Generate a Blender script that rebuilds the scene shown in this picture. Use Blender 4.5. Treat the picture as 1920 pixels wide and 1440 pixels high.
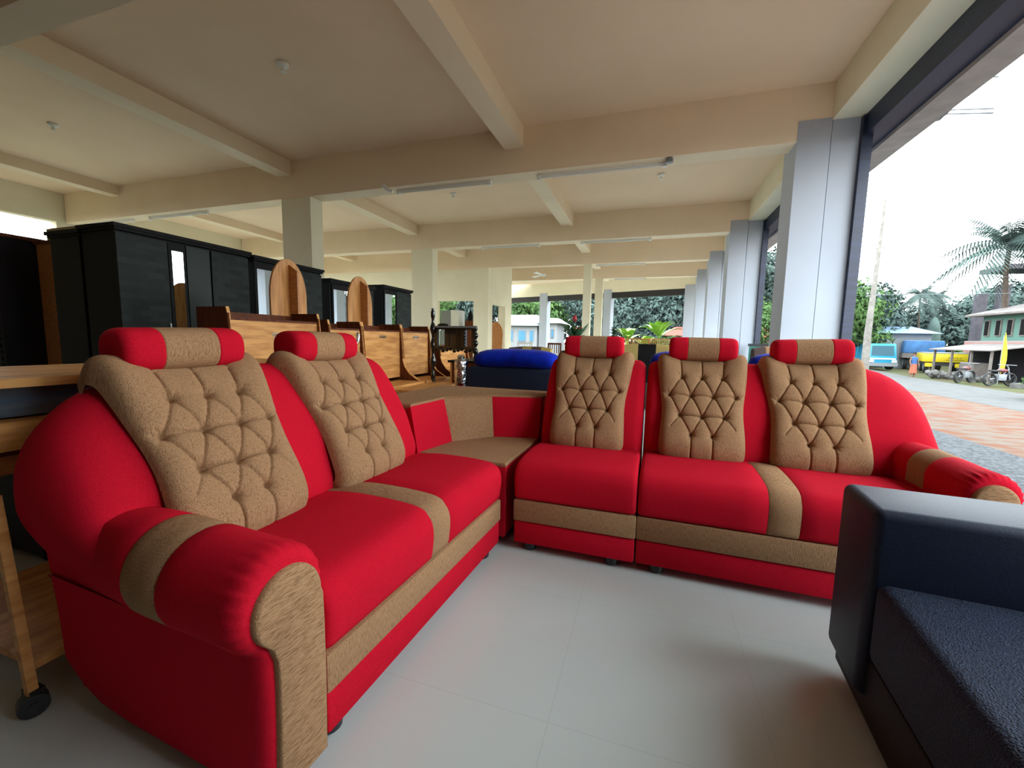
import bpy, bmesh, math, random
from mathutils import Vector, Matrix, Euler
R = math.radians
for o in list(bpy.data.objects): bpy.data.objects.remove(o)
scene = bpy.context.scene
COL = scene.collection
random.seed(7)

# ------------------------------------------------------------------ camera
def cam_axes(y, p, r):
    cy, sy, cp, sp, cr, sr = math.cos(y), math.sin(y), math.cos(p), math.sin(p), math.cos(r), math.sin(r)
    fw = Vector((-sy*cp, cy*cp, sp)); rt = Vector((cy, sy, 0)); up = rt.cross(fw)
    return rt*cr + up*sr, up*cr - rt*sr, fw
cr_, cu_, cf_ = cam_axes(R(18.0), R(-6.16), R(1.05))
cam = bpy.data.objects.new('camera', bpy.data.cameras.new('camera')); COL.objects.link(cam)
M = Matrix((cr_, cu_, -cf_)).transposed().to_4x4(); M.translation = Vector((0, 0, 1.1)); cam.matrix_world = M
cam.data.sensor_width = 36.0; cam.data.lens = 776/1920*36.0
cam.data.clip_start = 0.03; cam.data.clip_end = 400
scene.camera = cam

# ------------------------------------------------------------------ light
w = bpy.data.worlds.new('sky'); scene.world = w; w.use_nodes = True
nt = w.node_tree; nt.nodes.clear()
wo = nt.nodes.new('ShaderNodeOutputWorld'); bg = nt.nodes.new('ShaderNodeBackground')
tc = nt.nodes.new('ShaderNodeTexCoord'); sx = nt.nodes.new('ShaderNodeSeparateXYZ'); cr = nt.nodes.new('ShaderNodeValToRGB')
nt.links.new(tc.outputs['Generated'], sx.inputs[0]); nt.links.new(sx.outputs['Z'], cr.inputs[0])
cr.color_ramp.elements[0].position = 0.0; cr.color_ramp.elements[0].color = (0.93, 0.99, 1.0, 1)
cr.color_ramp.elements[1].position = 0.6; cr.color_ramp.elements[1].color = (0.80, 0.92, 1.0, 1)
nt.links.new(cr.outputs[0], bg.inputs[0]); nt.links.new(bg.outputs[0], wo.inputs[0])
SKY = 4.0
bg.inputs[1].default_value = SKY
def portal(x, y, z, sx_, sy_, rot):
    l = bpy.data.objects.new('opening_light', bpy.data.lights.new('opening_light', 'AREA')); COL.objects.link(l)
    l.data.shape = 'RECTANGLE'; l.data.size = sx_; l.data.size_y = sy_; l.location = (x, y, z); l.rotation_euler = rot
    l.data.cycles.is_portal = True
for (ya, yb) in ((0.2, 2.2), (2.6, 5.7), (6.2, 9.8), (10.3, 12.8), (13.3, 15.8)):
    portal(2.34, (ya+yb)/2, 1.7, 3.4, yb-ya, (0, R(90), 0))
for (ya, yb) in ((2.6, 5.6), (6.3, 9.6), (10.4, 12.6)):
    portal(-12.1, (ya+yb)/2, 1.85, 3.1, yb-ya, (0, R(-90), 0))
scene.view_settings.view_transform = 'Standard'; scene.view_settings.look = 'None'
scene.view_settings.gamma = 1.0; scene.view_settings.use_curve_mapping = False
scene.view_settings.exposure = 1.22

# ------------------------------------------------------------------ materials
def mat(name, col, rough=0.6, metal=0.0, col2=None, nscale=8.0, stretch=(1, 1, 1), bump=0.0, bscale=None, sheen=0.0,
        contrast=(0.35, 0.65), detail=4.0, spec=0.5, coat=0.0, trans=0.0, rot=(0, 0, 0)):
    m = bpy.data.materials.new(name); m.use_nodes = True
    t = m.node_tree; b = t.nodes['Principled BSDF']
    b.inputs['Base Color'].default_value = (*col, 1); b.inputs['Roughness'].default_value = rough
    b.inputs['Metallic'].default_value = metal
    b.inputs['Specular IOR Level'].default_value = spec
    if sheen: b.inputs['Sheen Weight'].default_value = sheen; b.inputs['Sheen Roughness'].default_value = 0.4
    if coat: b.inputs['Coat Weight'].default_value = coat
    if trans: b.inputs['Transmission Weight'].default_value = trans
    m.diffuse_color = (*col, 1)
    if col2 is not None or bump:
        c = t.nodes.new('ShaderNodeTexCoord'); mp = t.nodes.new('ShaderNodeMapping')
        mp.inputs['Scale'].default_value = stretch; mp.inputs['Rotation'].default_value = rot
        t.links.new(c.outputs['Object'], mp.inputs[0])
        n = t.nodes.new('ShaderNodeTexNoise'); n.inputs['Scale'].default_value = nscale; n.inputs['Detail'].default_value = detail
        t.links.new(mp.outputs[0], n.inputs[0])
        if col2 is not None:
            r_ = t.nodes.new('ShaderNodeValToRGB')
            r_.color_ramp.elements[0].position = contrast[0]; r_.color_ramp.elements[1].position = contrast[1]
            r_.color_ramp.elements[0].color = (*col2, 1); r_.color_ramp.elements[1].color = (*col, 1)
            t.links.new(n.outputs['Fac'], r_.inputs[0]); t.links.new(r_.outputs[0], b.inputs['Base Color'])
        if bump:
            n2 = n
            if bscale:
                n2 = t.nodes.new('ShaderNodeTexNoise'); n2.inputs['Scale'].default_value = bscale; n2.inputs['Detail'].default_value = 2
                t.links.new(mp.outputs[0], n2.inputs[0])
            bp = t.nodes.new('ShaderNodeBump'); bp.inputs['Strength'].default_value = bump; bp.inputs['Distance'].default_value = 0.01
            t.links.new(n2.outputs['Fac'], bp.inputs['Height']); t.links.new(bp.outputs[0], b.inputs['Normal'])
    return m
red = mat('red_chenille', (0.60, 0.008, 0.026), 0.9, col2=(0.44, 0.005, 0.017), nscale=420, bump=0.25, bscale=900, contrast=(0.3, 0.6), spec=0.08, detail=2)
TANC = dict(rough=0.9, bump=0.3, detail=3.0, spec=0.1)
tan = mat('tan_chenille', (0.40, 0.228, 0.118), col2=(0.18, 0.092, 0.042), nscale=430, stretch=(1, 1, 0.12), contrast=(0.28, 0.56), **TANC)
tan_across = mat('tan_chenille_across', (0.40, 0.228, 0.118), col2=(0.18, 0.092, 0.042), nscale=430, stretch=(0.12, 1, 1), contrast=(0.30, 0.58), rot=(0, R(25), 0), **TANC)
tan_deep = mat('tan_chenille_deep', (0.40, 0.228, 0.118), col2=(0.18, 0.092, 0.042), nscale=430, stretch=(1, 0.12, 1), contrast=(0.28, 0.56), **TANC)
black_plastic = mat('black_plastic', (0.012, 0.012, 0.014), 0.4)
black_cloth = mat('black_velvet', (0.020, 0.038, 0.088), 0.6, col2=(0.006, 0.012, 0.032), nscale=330, detail=2, bump=0.9, bscale=260, sheen=0.05, spec=0.2)  # blue in the base colour stands in for sky reflected off the seat
black_rexine = mat('navy_black_rexine', (0.010, 0.020, 0.048), 0.52, col2=(0.007, 0.013, 0.033), nscale=160, bump=0.08, spec=0.35)
brown_black = mat('dark_brown_rexine', (0.012, 0.009, 0.012), 0.6, col2=(0.007, 0.006, 0.008), nscale=150, bump=0.15, spec=0.2)
wood = mat('light_teak', (0.72, 0.36, 0.115), 0.45, spec=0.3, col2=(0.48, 0.20, 0.05), nscale=7, stretch=(3, 0.6, 5), detail=8, contrast=(0.35, 0.62))
wood_v = mat('light_teak_upright', (0.66, 0.31, 0.10), 0.45, spec=0.3, col2=(0.46, 0.19, 0.05), nscale=9, stretch=(3, 3, 0.4), detail=8, contrast=(0.35, 0.62))
dark_wood = mat('brown_laminate', (0.15, 0.040, 0.012), 0.5, col2=(0.085, 0.022, 0.008), nscale=8, stretch=(4, 4, 0.5), detail=6, spec=0.15)
orange_wood = mat('orange_wood', (0.50, 0.20, 0.05), 0.45, col2=(0.36, 0.13, 0.035), nscale=10, stretch=(1, 1, 4), detail=5)
black_wood = mat('black_laminate', (0.004, 0.004, 0.005), 0.5, col2=(0.006, 0.005, 0.005), nscale=5, spec=0.15)
paint = mat('cream_paint', (0.84, 0.77, 0.58), 0.75, col2=(0.79, 0.72, 0.53), nscale=1.3, bump=0.02, bscale=40)
ceil_paint = mat('pinkish_bounce_ceiling_paint', (0.88, 0.66, 0.46), 0.8, col2=(0.84, 0.62, 0.425), nscale=1.1, bump=0.04, bscale=30)  # warm tint adds light bounced off the wood to the paint colour
beam_paint = mat('beam_paint', (0.90, 0.73, 0.53), 0.75, col2=(0.86, 0.69, 0.49), nscale=1.5, bump=0.03, bscale=30)  # beams tinted warmer too, bounced light put into the colour
white_paint = mat('white_paint', (0.44, 0.47, 0.53), 0.7, col2=(0.41, 0.44, 0.50), nscale=1.2)
navy_metal = mat('navy_shutter_steel', (0.012, 0.020, 0.060), 0.45, col2=(0.006, 0.010, 0.03), nscale=3, stretch=(1, .3, 8))
black_metal = mat('black_shutter_steel', (0.02, 0.016, 0.02), 0.5)
concrete = mat('bare_concrete', (0.42, 0.36, 0.34), 0.9, col2=(0.34, 0.30, 0.28), nscale=6, bump=0.2)
chrome = mat('chrome', (0.8, 0.8, 0.8), 0.15, metal=1.0)
mirror = mat('mirror_glass', (0.85, 0.9, 0.9), 0.01, metal=1.0)
white_plastic = mat('white_plastic', (0.82, 0.80, 0.74), 0.4)
blue_velvet = mat('royal_blue_velvet', (0.003, 0.026, 0.50), 0.8, col2=(0.003, 0.014, 0.30), nscale=9, sheen=0.1, spec=0.1)
foil = mat('crinkled_foil', (0.75, 0.78, 0.80), 0.12, metal=1.0, bump=1.0, bscale=38, col2=(0.25, 0.3, 0.33), nscale=14, stretch=(1, 1, 0.4))
gold_cloth = mat('gold_brocade', (0.45, 0.33, 0.10), 0.8, col2=(0.33, 0.23, 0.07), nscale=60)
brown_cloth = mat('brown_upholstery', (0.07, 0.04, 0.035), 0.8)
grey_metal = mat('grey_enamel', (0.18, 0.19, 0.20), 0.35)
white_metal = mat('white_enamel', (0.7, 0.72, 0.7), 0.35)

def floor_material():
    m = bpy.data.materials.new('glossy_vitrified_tile'); m.use_nodes = True
    t = m.node_tree; b = t.nodes['Principled BSDF']
    c = t.nodes.new('ShaderNodeTexCoord')
    br = t.nodes.new('ShaderNodeTexBrick'); br.offset = 0.0
    br.inputs['Scale'].default_value = 1.0; br.inputs['Brick Width'].default_value = 0.6; br.inputs['Row Height'].default_value = 0.6
    br.inputs['Mortar Size'].default_value = 0.0012; br.inputs['Mortar Smooth'].default_value = 0.3
    br.inputs['Color1'].default_value = (0.63, 0.69, 0.66, 1); br.inputs['Color2'].default_value = (0.62, 0.68, 0.655, 1); br.inputs['Mortar'].default_value = (0.54, 0.59, 0.57, 1)
    mp = t.nodes.new('ShaderNodeMapping'); mp.inputs['Location'].default_value = (0.22, 0.13, 0)
    t.links.new(c.outputs['Object'], mp.inputs[0]); t.links.new(mp.outputs[0], br.inputs[0])
    n = t.nodes.new('ShaderNodeTexNoise'); n.inputs['Scale'].default_value = 1.3; n.inputs['Detail'].default_value = 6
    t.links.new(c.outputs['Object'], n.inputs[0])
    mx = t.nodes.new('ShaderNodeMixRGB'); mx.blend_type = 'MULTIPLY'; mx.inputs[0].default_value = 0.12
    t.links.new(br.outputs[0], mx.inputs[1]); t.links.new(n.outputs['Fac'], mx.inputs[2]); t.links.new(mx.outputs[0], b.inputs['Base Color'])
    b.inputs['Roughness'].default_value = 0.16; b.inputs['Specular IOR Level'].default_value = 0.5
    return m
tile = floor_material()

def brick_laminate():
    m = bpy.data.materials.new('stone_pattern_laminate'); m.use_nodes = True
    t = m.node_tree; b = t.nodes['Principled BSDF']
    c = t.nodes.new('ShaderNodeTexCoord'); mp = t.nodes.new('ShaderNodeMapping'); mp.inputs['Rotation'].default_value = (0, R(-90), R(-90))
    mp.vector_type = 'POINT'
    sp = t.nodes.new('ShaderNodeSeparateXYZ'); cb = t.nodes.new('ShaderNodeCombineXYZ')
    t.links.new(c.outputs['Object'], sp.inputs[0]); t.links.new(sp.outputs['Y'], cb.inputs['X']); t.links.new(sp.outputs['Z'], cb.inputs['Y'])
    br = t.nodes.new('ShaderNodeTexBrick'); br.inputs['Scale'].default_value = 1.0
    br.inputs['Brick Width'].default_value = 0.16; br.inputs['Row Height'].default_value = 0.055; br.inputs['Mortar Size'].default_value = 0.002
    br.inputs['Color1'].default_value = (0.022, 0.034, 0.032, 1); br.inputs['Color2'].default_value = (0.010, 0.013, 0.013, 1); br.inputs['Mortar'].default_value = (0.012, 0.018, 0.018, 1)
    t.links.new(cb.outputs[0], br.inputs[0]); t.links.new(br.outputs[0], b.inputs['Base Color'])
    b.inputs['Roughness'].default_value = 0.5; b.inputs['Specular IOR Level'].default_value = 0.2
    return m
stone_lam = brick_laminate()

# ------------------------------------------------------------------ helpers
class MB:
    def __init__(s): s.v = []; s.f = []; s.m = []
    def face(s, idx, m=0): s.f.append(tuple(idx)); s.m.append(m)
    def pts(s, ps): b = len(s.v); s.v += [tuple(p) for p in ps]; return b
    def hexa(s, c, m=0):
        b = s.pts(c)
        for q in ((0,3,2,1), (4,5,6,7), (0,1,5,4), (1,2,6,5), (2,3,7,6), (3,0,4,7)): s.face([b+i for i in q], m)
        return s
    def box(s, x0, x1, y0, y1, z0, z1, m=0):
        return s.hexa([(x0,y0,z0),(x1,y0,z0),(x1,y1,z0),(x0,y1,z0),(x0,y0,z1),(x1,y0,z1),(x1,y1,z1),(x0,y1,z1)], m)
    def bar(s, p0, p1, a, b, m=0, up=(0, 0, 1)):
        p0, p1 = Vector(p0), Vector(p1); d = (p1-p0).normalized(); u = Vector(up)
        if abs(d.dot(u)) > 0.98: u = Vector((0, 1, 0))
        x = d.cross(u).normalized(); y = x.cross(d).normalized(); x *= a/2; y *= b/2
        return s.hexa([p0-x-y, p0+x-y, p0+x+y, p0-x+y, p1-x-y, p1+x-y, p1+x+y, p1-x+y], m)
    def rings(s, rs, m=0, cap=True, closed=False):
        n = len(rs[0]); b = s.pts([p for r_ in rs for p in r_]); k = len(rs)
        for i in range(k-1 if not closed else k):
            for j in range(n):
                j2 = (j+1) % n; i2 = (i+1) % k
                mm = m(i, j) if callable(m) else m
                s.face((b+i*n+j, b+i*n+j2, b+i2*n+j2, b+i2*n+j), mm)
        if cap and not closed:
            s.face([b+j for j in range(n)][::-1], m(0, 0) if callable(m) else m)
            s.face([b+(k-1)*n+j for j in range(n)], m(k-2, 0) if callable(m) else m)
        return s
    def tube(s, pts, r, n=8, m=0):
        pts = [Vector(p) for p in pts]; rs = []
        if not isinstance(r, (list, tuple)): r = [r]*len(pts)
        prev = None
        for i, p in enumerate(pts):
            d = (pts[min(i+1, len(pts)-1)] - pts[max(i-1, 0)]).normalized()
            u = prev if prev is not None else (Vector((0, 0, 1)) if abs(d.z) < 0.9 else Vector((1, 0, 0)))
            x = d.cross(u).normalized(); y = x.cross(d).normalized(); prev = y
            rs.append([p + (x*math.cos(2*math.pi*k/n) + y*math.sin(2*math.pi*k/n))*r[i] for k in range(n)])
        return s.rings(rs, m)
    def lathe(s, prof, c=(0, 0, 0), n=16, m=0, axis='Z'):
        rs = []
        for (r_, h) in prof:
            ring = []
            for k in range(n):
                a = 2*math.pi*k/n; x, y = r_*math.cos(a), r_*math.sin(a)
                q = {'Z': (x, y, h), 'X': (h, x, y), 'Y': (x, h, y)}[axis]
                ring.append((c[0]+q[0], c[1]+q[1], c[2]+q[2]))
            rs.append(ring)
        return s.rings(rs, m)
    def prism(s, poly, axis, d0, d1, m=0):
        def P(a, b, d): return {'X': (d, a, b), 'Y': (a, d, b), 'Z': (a, b, d)}[axis]
        return s.rings([[P(a, b, d0) for a, b in poly], [P(a, b, d1) for a, b in poly]], m)
    def blob(s, c, r, n=10, m=0, jit=0.0):
        rs = []
        for i in range(n+1):
            t = math.pi*(0.02+0.96*i/n)
            rs.append([(c[0]+r[0]*math.sin(t)*math.cos(2*math.pi*k/(2*n))*(1+random.uniform(-jit, jit)),
                        c[1]+r[1]*math.sin(t)*math.sin(2*math.pi*k/(2*n))*(1+random.uniform(-jit, jit)),
                        c[2]-r[2]*math.cos(t)) for k in range(2*n)])
        return s.rings(rs, m)
    def build(s, name, mats, parent=None, smooth=True, bevel=0, ang=35, recalc=True, seg=2):
        me = bpy.data.meshes.new(name); me.from_pydata(s.v, [], s.f)
        if not isinstance(mats, (list, tuple)): mats = [mats]
        for m in mats: me.materials.append(m)
        me.polygons.foreach_set('material_index', s.m)
        if recalc or bevel:
            bm = bmesh.new(); bm.from_mesh(me)
            if bevel: bmesh.ops.remove_doubles(bm, verts=bm.verts, dist=1e-5)
            bmesh.ops.recalc_face_normals(bm, faces=bm.faces)
            if bevel: bmesh.ops.bevel(bm, geom=list(bm.edges), offset=bevel, segments=seg, profile=0.5, affect='EDGES', clamp_overlap=True)
            bm.to_mesh(me); bm.free()
        if smooth:
            me.polygons.foreach_set('use_smooth', [True]*len(me.polygons)); me.set_sharp_from_angle(angle=R(ang))
        me.update()
        o = bpy.data.objects.new(name, me); COL.objects.link(o)
        if parent: o.parent = parent
        return o
def tag(o, label=None, cat=None, group=None, kind=None):
    if label: o['label'] = label
    if cat: o['category'] = cat
    if group: o['group'] = group
    if kind: o['kind'] = kind
    return o
def empty(name, loc=(0, 0, 0), rz=0.0, label=None, cat=None, group=None):
    o = bpy.data.objects.new(name, None); COL.objects.link(o); o.location = loc; o.rotation_euler = (0, 0, rz); o.empty_display_size = 0.1
    return tag(o, label, cat, group)
def struct(name, mb, m, **k):
    o = mb.build(name, m, **k); o['kind'] = 'structure'; return o
def copy_tree(o, parent=None):
    c = o.copy(); COL.objects.link(c); c.parent = parent
    for ch in [x for x in bpy.data.objects if x.parent == o]: copy_tree(ch, c)
    return c
def hull(name, mb, m, parent=None, **k): return mb.build(name, m, parent, **k)
def spline(pts, n):
    out = []; k = len(pts)
    for i in range(n+1):
        t = i/n*(k-1); j = min(int(t), k-2); f = t-j
        p0 = pts[max(j-1, 0)]; p1 = pts[j]; p2 = pts[j+1]; p3 = pts[min(j+2, k-1)]
        out.append(tuple(0.5*((2*b)+(-a+c)*f+(2*a-5*b+4*c-d)*f*f+(-a+3*b-3*c+d)*f**3) for a, b, c, d in zip(p0, p1, p2, p3)))
    return out
def resample(pts, n):
    L = [0.0]
    for a, b in zip(pts, pts[1:]): L.append(L[-1]+math.dist(a, b))
    out = []; j = 0
    for i in range(n+1):
        d = L[-1]*i/n
        while j < len(L)-2 and L[j+1] < d: j += 1
        f = (d-L[j])/max(L[j+1]-L[j], 1e-9); out.append(tuple(a+(b-a)*f for a, b in zip(pts[j], pts[j+1])))
    return out

# ================================================================== THE SETTING
struct('floor', MB().box(-12, 2.25, -3, 21.5, -0.3, 0), tile, smooth=False)
struct('ceiling', MB().box(-12, 2.6, -3, 21.5, 4.0, 4.2), ceil_paint, smooth=False)
tn = [0]
def trim(mb, m, **k): tn[0] += 1; return struct('trim_%d' % tn[0], mb, m, smooth=False, **k)
MAINS = [(-1.6, -1.3), (1.93, 2.17), (5.75, 6.05), (9.82, 10.12), (12.85, 13.13), (15.9, 16.18)]
for (a, b) in MAINS: trim(MB().box(-11.98, 1.829, a, b, 3.40, 4.03), beam_paint)
for (x0, x1, z0) in ((-2.04, -1.77, 3.73), (-6.12, -5.84, 3.77), (-10.45, -10.2, 3.81)):
    trim(MB().box(x0, x1, -2.8, 19.0, z0, 4.03), beam_paint)
trim(MB().box(1.83, 2.13, -2.9, 18.6, 3.60, 4.03), paint)            # edge beam over the shopfront
# columns on the street side, pier, shutter rail
for i, (a, b) in enumerate(MAINS):
    if a == 1.93: trim(MB().box(1.84, 2.12, a, b+0.1, 0, 3.6), white_paint); continue
    trim(MB().box(1.50, 1.826, a-0.006, b+0.17, 0, 3.62), white_paint)
    trim(MB().box(1.838, 2.10, a+0.012, b+0.17, 0, 3.62), white_paint)
    trim(MB().box(2.101, 2.20, a-0.05, a+0.03, 0, 3.58), navy_metal)
    trim(MB().box(2.101, 2.20, b+0.14, b+0.22, 0, 3.58), navy_metal)
ys_ = [-2.9]+[v for ab in MAINS for v in ab]+[18.6]
trim(MB().box(2.131, 2.36, -2.9, 18.6, 3.38, 3.72), navy_metal)     # rolled shutter box
trim(MB().box(2.361, 2.62, -2.9, 18.6, 3.34, 3.97), concrete)
# inner columns
for (x0, x1, a, b) in ((-6.07, -5.46, 5.76, 6.03), (-6.05, -5.43, 9.83, 10.11), (-5.58, -5.05, 12.86, 13.12), (-1.96, -1.73, 12.86, 13.11), (-1.98, -1.7, 15.91, 16.17)):
    trim(MB().box(x0, x1, a, b, 0, 3.42), paint)
# left, back and inner walls
wl = MB()
for (a, b, lo) in ((-3, 2.6, 0), (2.6, 5.6, 1), (5.6, 6.3, 0), (6.3, 9.6, 1), (9.6, 10.4, 0), (10.4, 12.6, 1), (12.6, 14.2, 0), (14.2, 18.5, 1), (18.5, 21.5, 0)):
    if lo: wl.box(-12.2, -12, a, b, 0, 1.9 if a == 2.6 else 0.6); wl.box(-12.2, -12, a, b, 3.4, 4)
    else: wl.box(-12.2, -12, a, b, 0, 4)
struct('wall_left', wl, paint, smooth=False)
struct('wall_right_light_block', MB().box(2.12, 2.3, -3, 0.2, 0, 3.36), paint, smooth=False)  # unseen wall added to block light from behind the camera
struct('wall_back', MB().box(-12, 2.1, -3.2, -3, 0, 4), dark_wood, smooth=False)  # unseen wall, dark laminate chosen to cut light bounced onto the sofas
wf = MB()
wf.box(-12, -6.95, 12.95, 13.1, 0, 4); wf.box(-6.95, -5.6, 12.95, 13.1, 2.36, 4)
struct('wall_front', wf, paint, smooth=False)
wr = MB()
wr.box(-5.2, -5.05, 13.125, 13.25, 0, 3.97); wr.box(-5.2, -5.05, 13.25, 14.5, 2.27, 3.97); wr.box(-5.2, -5.05, 14.5, 15.3, 0, 3.97)
struct('wall_inner', wr, paint, smooth=False)
trim(MB().box(-5.26, -5.0, 14.42, 14.5, 0, 2.27), paint)
# far shopfront, at a slant
ea = empty('far_shopfront', (1.35, 19.05, 0), math.atan2(-1.02, 3.05)); ea['kind'] = 'structure'
# local x runs to the left end (negative)
MB().box(-9.5, 0.9, 0, 0.3, 3.36, 4.1).build('header_beam', paint, ea, smooth=False)
for (a, b) in ((0.02, 0.5), (-3.62, -3.25), (-7.2, -6.75)): MB().box(a, b, -0.03, 0.32, 0, 3.5).build('pillar', white_paint, ea, smooth=False)
for (a, b) in ((-3.24, 0.01), (-6.74, -3.63), (-9.4, -7.21)):
    MB().box(a, b, 0.05, 0.25, 3.1, 3.36).build('shutter_box', black_metal, ea, smooth=False)
# low counter with a teal board in the second street bay
t = empty('counter_partition', (2.0, 6.35, 0), 0, 'low teal board partition with dark top rail between the white street columns', 'partition')
MB().box(-0.02, 0.02, 0, 3.3, 0, 1.05).build('panel', mat('teal_board', (0.03, 0.42, 0.32), 0.5, col2=(0.02, 0.30, 0.24), nscale=5), t, smooth=False)
MB().box(-0.04, 0.04, 0, 3.3, 1.05, 1.10).build('top_rail', black_metal, t, smooth=False)
# collapsible gate folded in the fourth street bay
t = empty('folding_gate', (2.03, 13.4, 0), 0, 'black folded lattice gate standing in the farthest street side bay', 'gate')
g = MB()
for k in range(4): g.box(-0.02, 0.02, 0.1+k*0.16, 0.13+k*0.16, 0, 3.3)
for k in range(9): g.bar((0, 0.1, 0.2+k*0.36), (0, 0.6, 0.5+k*0.36), 0.012, 0.02); g.bar((0, 0.6, 0.2+k*0.36), (0, 0.1, 0.5+k*0.36), 0.012, 0.02)
g.build('lattice', black_metal, t, smooth=False)

# ------------------------------------------------------------------ ceiling fittings
def batten(x0, x1, y, z, label):  # conduits with holders; their tube light form is made up
    t = empty('conduit_batten', (x0, y, z), 0, label, 'light')
    L = x1-x0
    MB().box(0, L, -0.014, 0.014, -0.026, 0, 0).build('batten', white_plastic, t, smooth=False)
    MB().tube([(0.05, 0, -0.04), (L-0.05, 0, -0.04)], 0.012, 8).build('tube', white_plastic, t)
    for e in (0.02, L-0.02): MB().box(e-0.03, e+0.03, -0.025, 0.025, -0.065, -0.002).build('end_cap', white_plastic, t, bevel=0.005)
batten(-3.87, -2.3, 5.9, 3.40, 'thin conduit with holders under the nearest beam, left of its twin over the middle')
batten(-1.59, 0.11, 5.9, 3.40, 'thin conduit with holders under the nearest beam towards the street columns')
batten(-9.6, -8.0, 5.9, 3.40, 'conduit with holders under the beam above the tall black wardrobe, right of another')
batten(-11.6, -10.1, 5.9, 3.40, 'conduit with holders under the beam at the far left above the wardrobes')
batten(-4.1, -2.6, 9.97, 3.40, 'conduit with holders under the second beam, left of the middle')
batten(-1.6, -0.05, 9.97, 3.40, 'conduit with holders under the second beam towards the street columns')
batten(-1.6, -0.2, 13.0, 3.40, 'conduit with holders under the third beam beside the slim middle column')
batten(-1.3, -0.2, 16.05, 3.40, 'conduit with holders under the farthest beam before the far opening')
# a batten on the side of the third bay, running away from the viewer
t = empty('conduit_batten', (-5.3, 10.13, 3.998), R(90), 'conduit running away from the viewer beside the second inner column', 'light')
MB().box(0, 2.2, -0.02, 0.02, -0.03, 0).build('batten', white_plastic, t, smooth=False)
MB().tube([(0.05, 0, -0.05), (2.1, 0, -0.05)], 0.014, 8).build('tube', white_plastic, t)
for (x, y, lab) in ((-3.88, 3.77, 'round white bulb holder on the nearest ceiling panel, upper left of the photo'), (-8.13, 3.86, 'small bulb holder on the ceiling above the black wardrobes'),
                    (-3.87, 7.87, 'bulb holder on the second row ceiling behind the conduit'), (0.07, 7.96, 'bulb holder on the ceiling near the street columns')):
    t = empty('bulb_holder', (x, y, 4.0), 0, lab, 'light fitting')
    MB().lathe([(0.02, -0.001), (0.06, -0.002), (0.06, -0.02), (0.045, -0.035), (0.02, -0.04)], n=20).build('base', white_plastic, t)
    MB().lathe([(0.018, -0.04), (0.02, -0.07), (0.026, -0.085), (0.01, -0.09)], n=14).build('socket', white_plastic, t)
t = empty('bulb_holder', (-4.0, 5.70, 3.36), 0, 'angled white bulb holder at the left end of the near beam conduit', 'light fitting')
MB().tube([(0, 0.0, 0.05), (0.06, 0.03, 0.0), (0.14, 0.05, -0.03)], [0.035, 0.03, 0.025], 10).build('socket', white_plastic, t)
t = empty('speaker', (0.14, 5.80, 3.37), 0, 'small grey round fitting at the street end of the near beam conduit', 'light fitting')
MB().lathe([(0.03, -0.03), (0.045, -0.025), (0.045, 0.02), (0.02, 0.04)], n=14).build('body', grey_metal, t)
t = empty('ceiling_fan', (-3.62, 14.4, 3.36), 0.3, 'white three blade ceiling fan in the far bay', 'fan')
MB().tube([(0, 0, 0.64), (0, 0, 0.05)], 0.014, 8).build('rod', white_plastic, t)
MB().lathe([(0.02, 0.06), (0.1, 0.04), (0.11, 0), (0.08, -0.04), (0.02, -0.05)], n=18).build('motor', white_plastic, t)
for k in range(3):
    a = 2*math.pi*k/3; b = MB(); c, s = math.cos(a), math.sin(a)
    b.hexa([(c*r_-s*q, s*r_+c*q, z+q*0.15) for z in (-0.004, 0.004) for (r_, q) in ((0.1, -0.04), (0.62, -0.07), (0.62, 0.07), (0.1, 0.04))])
    b.build('blade', white_plastic, t, smooth=False)

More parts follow.
